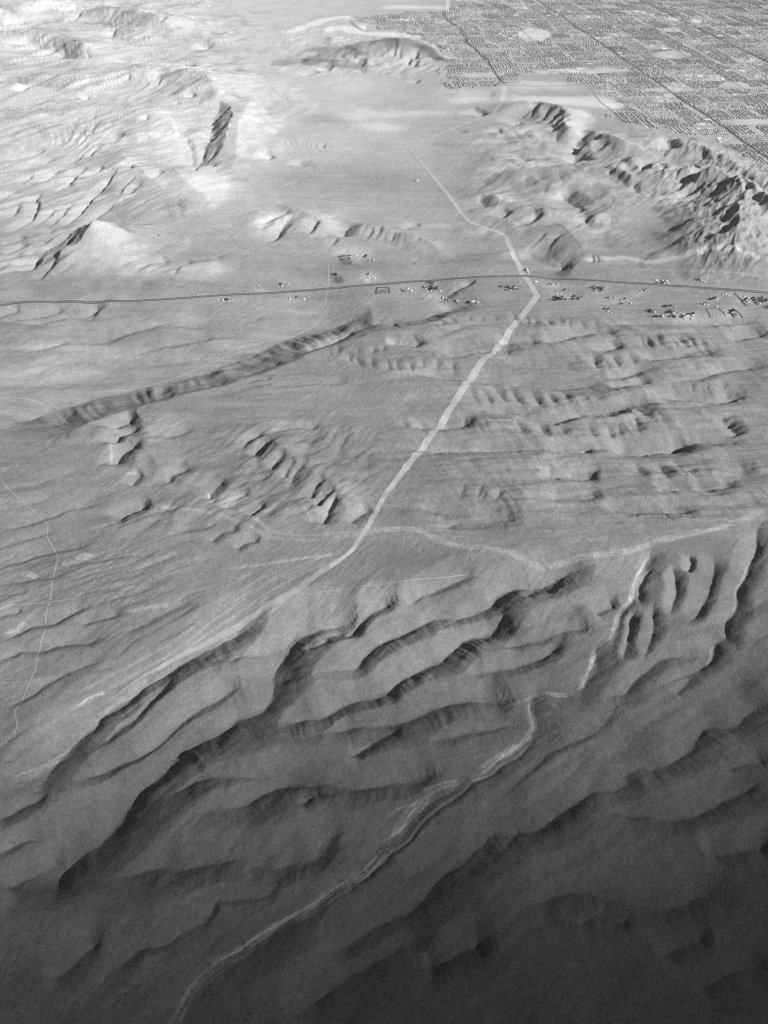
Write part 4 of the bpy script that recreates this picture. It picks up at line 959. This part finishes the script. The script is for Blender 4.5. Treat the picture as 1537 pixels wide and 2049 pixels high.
# windbreak hedges
def hedge(pts, label, group=None, w=5.0, h=4.5):
    L = np.array([hit(*p)[:2] for p in np.array(pts, float).reshape(-1, 2)]); q = random.Random(int(pts[0] * 10))
    d = np.r_[0, np.cumsum(np.hypot(*np.diff(L, axis=0).T))]; vs, fs = [], []
    for _ in range(int(d[-1] * 9)):
        s_ = q.uniform(0, d[-1]); x = np.interp(s_, d, L[:, 0]) + q.gauss(0, w * .28); y = np.interp(s_, d, L[:, 1]) + q.gauss(0, w * .28)
        top = h * (.75 + .3 * math.sin(s_ / 5.1) * math.sin(s_ / 3.3)); c = Vector((x, y, float(ground(x, y)[0]) + q.uniform(.1, top)))
        n_ = Vector((q.gauss(0, 1), q.gauss(0, 1), q.gauss(.4, 1))).normalized(); u = n_.orthogonal().normalized(); v = n_.cross(u); z = q.uniform(.5, 1.0); k = len(vs)
        for (e, f) in ((-1, -.6), (.2, -1), (1, .4), (-.3, 1)): vs.append(tuple(c + u * e * z + v * f * z))
        fs.append((k, k + 1, k + 2, k + 3))
    tag(mesh_obj('hedge', vs, fs, M_leaf), label, 'hedge', group)
PD = 'hedges of the square paddock'
hedge((754,576,778,576), 'far hedge of the dark square paddock below the highway', PD); hedge((753,587,780,586), 'near hedge of the dark square paddock below the highway', PD)
hedge((754,576,753,587), 'left hedge of the dark square paddock below the highway', PD); hedge((778,576,780,586), 'right hedge of the dark square paddock below the highway', PD)
hedge((758,583,775,582), 'hedge down the middle of the dark square paddock', PD, 9)
WB = 'slanting windbreaks at the right'
hedge((1470,587,1483,600,1495,613), 'long dark slanting windbreak, its top touching the highway verge', WB); hedge((1503,597,1517,612), 'short dark slanting windbreak near the right edge above the side road', WB)
hedge((1412,618,1422,635), 'thin slanting hedge below the side road, leftmost of three', WB, 3, 2.5); hedge((1439,618,1452,632), 'thin slanting hedge below the side road, middle of three', WB, 4, 3)
hedge((1467,618,1487,635), 'thick slanting hedge below the side road, rightmost of three', WB, 7)
hedge((1458,620,1470,636), 'thick slanting hedge on the left side of the fenced plot', WB, 6)
for k in near_t:
    put_tree(TP[k][0], TP[k][1], TS[k] / 3.6, 'dark street tree among the nearest city roofs beyond the mountain', 'street trees at the near edge of the city')

# large flat roofs in the city
for (px, py, w, l, v) in ((1195,76,70,22,.62),(1215,76,90,16,.66),(1180,57,46,20,.6),(1229,55,40,22,.64),(1018,64,50,40,.55),(1030,72,60,30,.6),(1008,72,40,40,.5),(1022,78,50,24,.6),(1036,66,30,30,.55),(1000,68,36,24,.6),(1414,105,60,20,.64),(1378,152,70,26,.66),(1400,152,50,30,.6),(1377,159,52,20,.6),
      (1455,142,60,16,.6),(1485,142,70,16,.64),(1515,154,46,24,.6),(1160,138,60,24,.6),(1180,128,70,20,.5),(1355,180,60,18,.5),(1345,147,50,20,.55),(1265,139,34,20,.08),(1300,138,50,18,.5),(1150,62,40,20,.5),(1098,31,60,24,.6),(1115,28,50,24,.55),(1140,24,60,18,.5),
      (1330,28,80,20,.55),(1305,30,60,18,.5),(1380,50,60,20,.5),(1350,50,60,18,.55),(1420,258,50,20,.55),(1404,249,60,16,.5),(1415,240,60,20,.6),(1398,258,44,22,.55),(1470,190,50,20,.5),(1500,215,60,14,.5),(1240,107,50,20,.5),(1230,70,50,18,.55),(1520,130,50,20,.55),(1496,72,60,20,.6),(1440,72,70,16,.6),(1465,74,60,16,.55),(990,40,40,30,.5),(960,44,40,22,.5),(945,60,50,20,.5),(1060,140,30,30,.5),(1050,150,34,20,.55),(905,150,30,20,.5)):
    x, y, z = hit(px, py); u, v_ = city_uv(x, y); big.append((u, v_, w, l, v, 1))
bk = {}
BW_ = 'large flat-roofed buildings of the city'
cnt = 0
for q in big:
    x, y = city_xy(q[0], q[1]); px, py = (float(t) for t in to_px(x, y))
    if not in_city(px, py)[0] or not (-10 < px < 1547 and -10 < py): continue
    if len(q) == 5 and open_at(np.array([px]), np.array([py]))[0]: continue
    tn = min((.08, .25, .4, .5, .62), key=lambda t: abs(t - q[4]))
    if tn not in bk:
        v = [(a, b, c) for c in (-1, 6) for b in (-.5, .5) for a in (-.5, .5)] + [(a, b, 6) for b in (-.47, .47) for a in (-.47, .47)] + [(a, b, 5.3) for b in (-.47, .47) for a in (-.47, .47)]
        f = [(0,1,5,4),(2,6,7,3),(0,4,6,2),(1,3,7,5),(4,5,9,8),(5,7,11,9),(7,6,10,11),(6,4,8,10),(8,9,13,12),(9,11,15,13),(11,10,14,15),(10,8,12,14),(12,13,15,14)]
        o = bk[tn] = mesh_obj('flat_roofed_building', v, f, grey('flat_roof', tn, .8, .1, .05))
    else:
        o = bk[tn].copy(); COL.objects.link(o)
    o.location = (x, y, float(ground(x, y)[0])); o.rotation_euler = (0, 0, CA); o.scale = (q[2], q[3], r.uniform(.9, 1.6))
    sh = {.08: 'dark', .25: 'grey', .4: 'light grey', .5: 'pale', .62: 'bright white'}[tn]
    depth = 'far' if py < 60 else 'middle' if py < 160 else 'near'
    side = 'left part' if px < 1150 else 'right part' if px > 1400 else 'centre'
    tag(o, 'large %s flat roof standing out in the %s %s of the city' % (sh, depth, side), 'building', 'large %s flat roofs in the %s %s of the city' % (sh, depth, side))

# ---------------------------------------------------------------- haze, and an unseen overhead volume added to darken the foreground
hz = bpy.data.materials.new('haze'); hz.use_nodes = True
nt = hz.node_tree; nt.nodes.remove(nt.nodes['Principled BSDF'])
pv = nt.nodes.new('ShaderNodeVolumePrincipled'); pv.inputs['Color'].default_value = (.95, .95, .95, 1); pv.inputs['Density'].default_value = 0.8e-5
nt.links.new(pv.outputs[0], nt.nodes['Material Output'].inputs['Volume'])
zlo = float(GZ.min()) - 1; E = 170000.0
bv = [(x, y, z) for z in (zlo, H + 20) for y in (-8000, E) for x in (-E * 5, E * 5)]
haze = mesh_obj('haze', bv, [(0, 2, 3, 1), (4, 5, 7, 6), (0, 1, 5, 4), (2, 6, 7, 3), (0, 4, 6, 2), (1, 3, 7, 5)], hz); haze['kind'] = 'stuff'
cm = bpy.data.materials.new('added_cloud'); cm.use_nodes = True
nt = cm.node_tree; nt.nodes.remove(nt.nodes['Principled BSDF'])
pv = nt.nodes.new('ShaderNodeVolumePrincipled'); pv.inputs['Color'].default_value = (.9, .9, .9, 1); pv.inputs['Density'].default_value = 0.95e-2
nt.links.new(pv.outputs[0], nt.nodes['Material Output'].inputs['Volume'])
def added_cloud(cx, cy, rx, ry, rot, base, thick):
    n, m = 72, 24; vs = []; fs = []
    c, s = math.cos(rot), math.sin(rot)
    for i in range(m + 1):
        r = (i + .001) / m
        for j in range(n):
            a = 2 * math.pi * j / n
            q = 1 + .10 * math.sin(3 * a + 1) + .06 * math.sin(7 * a + 2)
            x, y = rx * r * q * math.cos(a), ry * r * q * math.sin(a)
            vs.append((cx + c * x - s * y, cy + s * x + c * y, r))
    vs = np.array(vs); r = vs[:, 2].copy()
    t = thick * np.clip(1 - r, 0, 1) ** 1.6 * (1 + .15 * fbm(vs[:, 0] / 500, vs[:, 1] / 500, 3, 91)) + 1
    top = vs.copy(); top[:, 2] = base + t; bot = vs.copy(); bot[:, 2] = base - .15 * t
    V_ = np.vstack([top, bot]); k = len(vs)
    for i in range(m):
        for j in range(n):
            a, b = i * n + j, i * n + (j + 1) % n
            fs.append((a, a + n, b + n, b)); fs.append((k + a, k + b, k + b + n, k + a + n))
    for j in range(n):
        a, b = m * n + j, m * n + (j + 1) % n; fs.append((a, k + a, k + b, b))
    o = mesh_obj('added_cloud', V_, fs, cm, True)
    return o
CB = 3600.0
shx, shy = sdir.x / sdir.z * CB, sdir.y / sdir.z * CB
cl = added_cloud(640 + shx, -890 + shy, 7000, 3000, rad(25), CB, 400)  # added out of view, thinned outwards to grade the foreground shade
cl['label'] = 'unseen overhead volume added to shade the dark foreground'; cl['category'] = 'added_cloud'
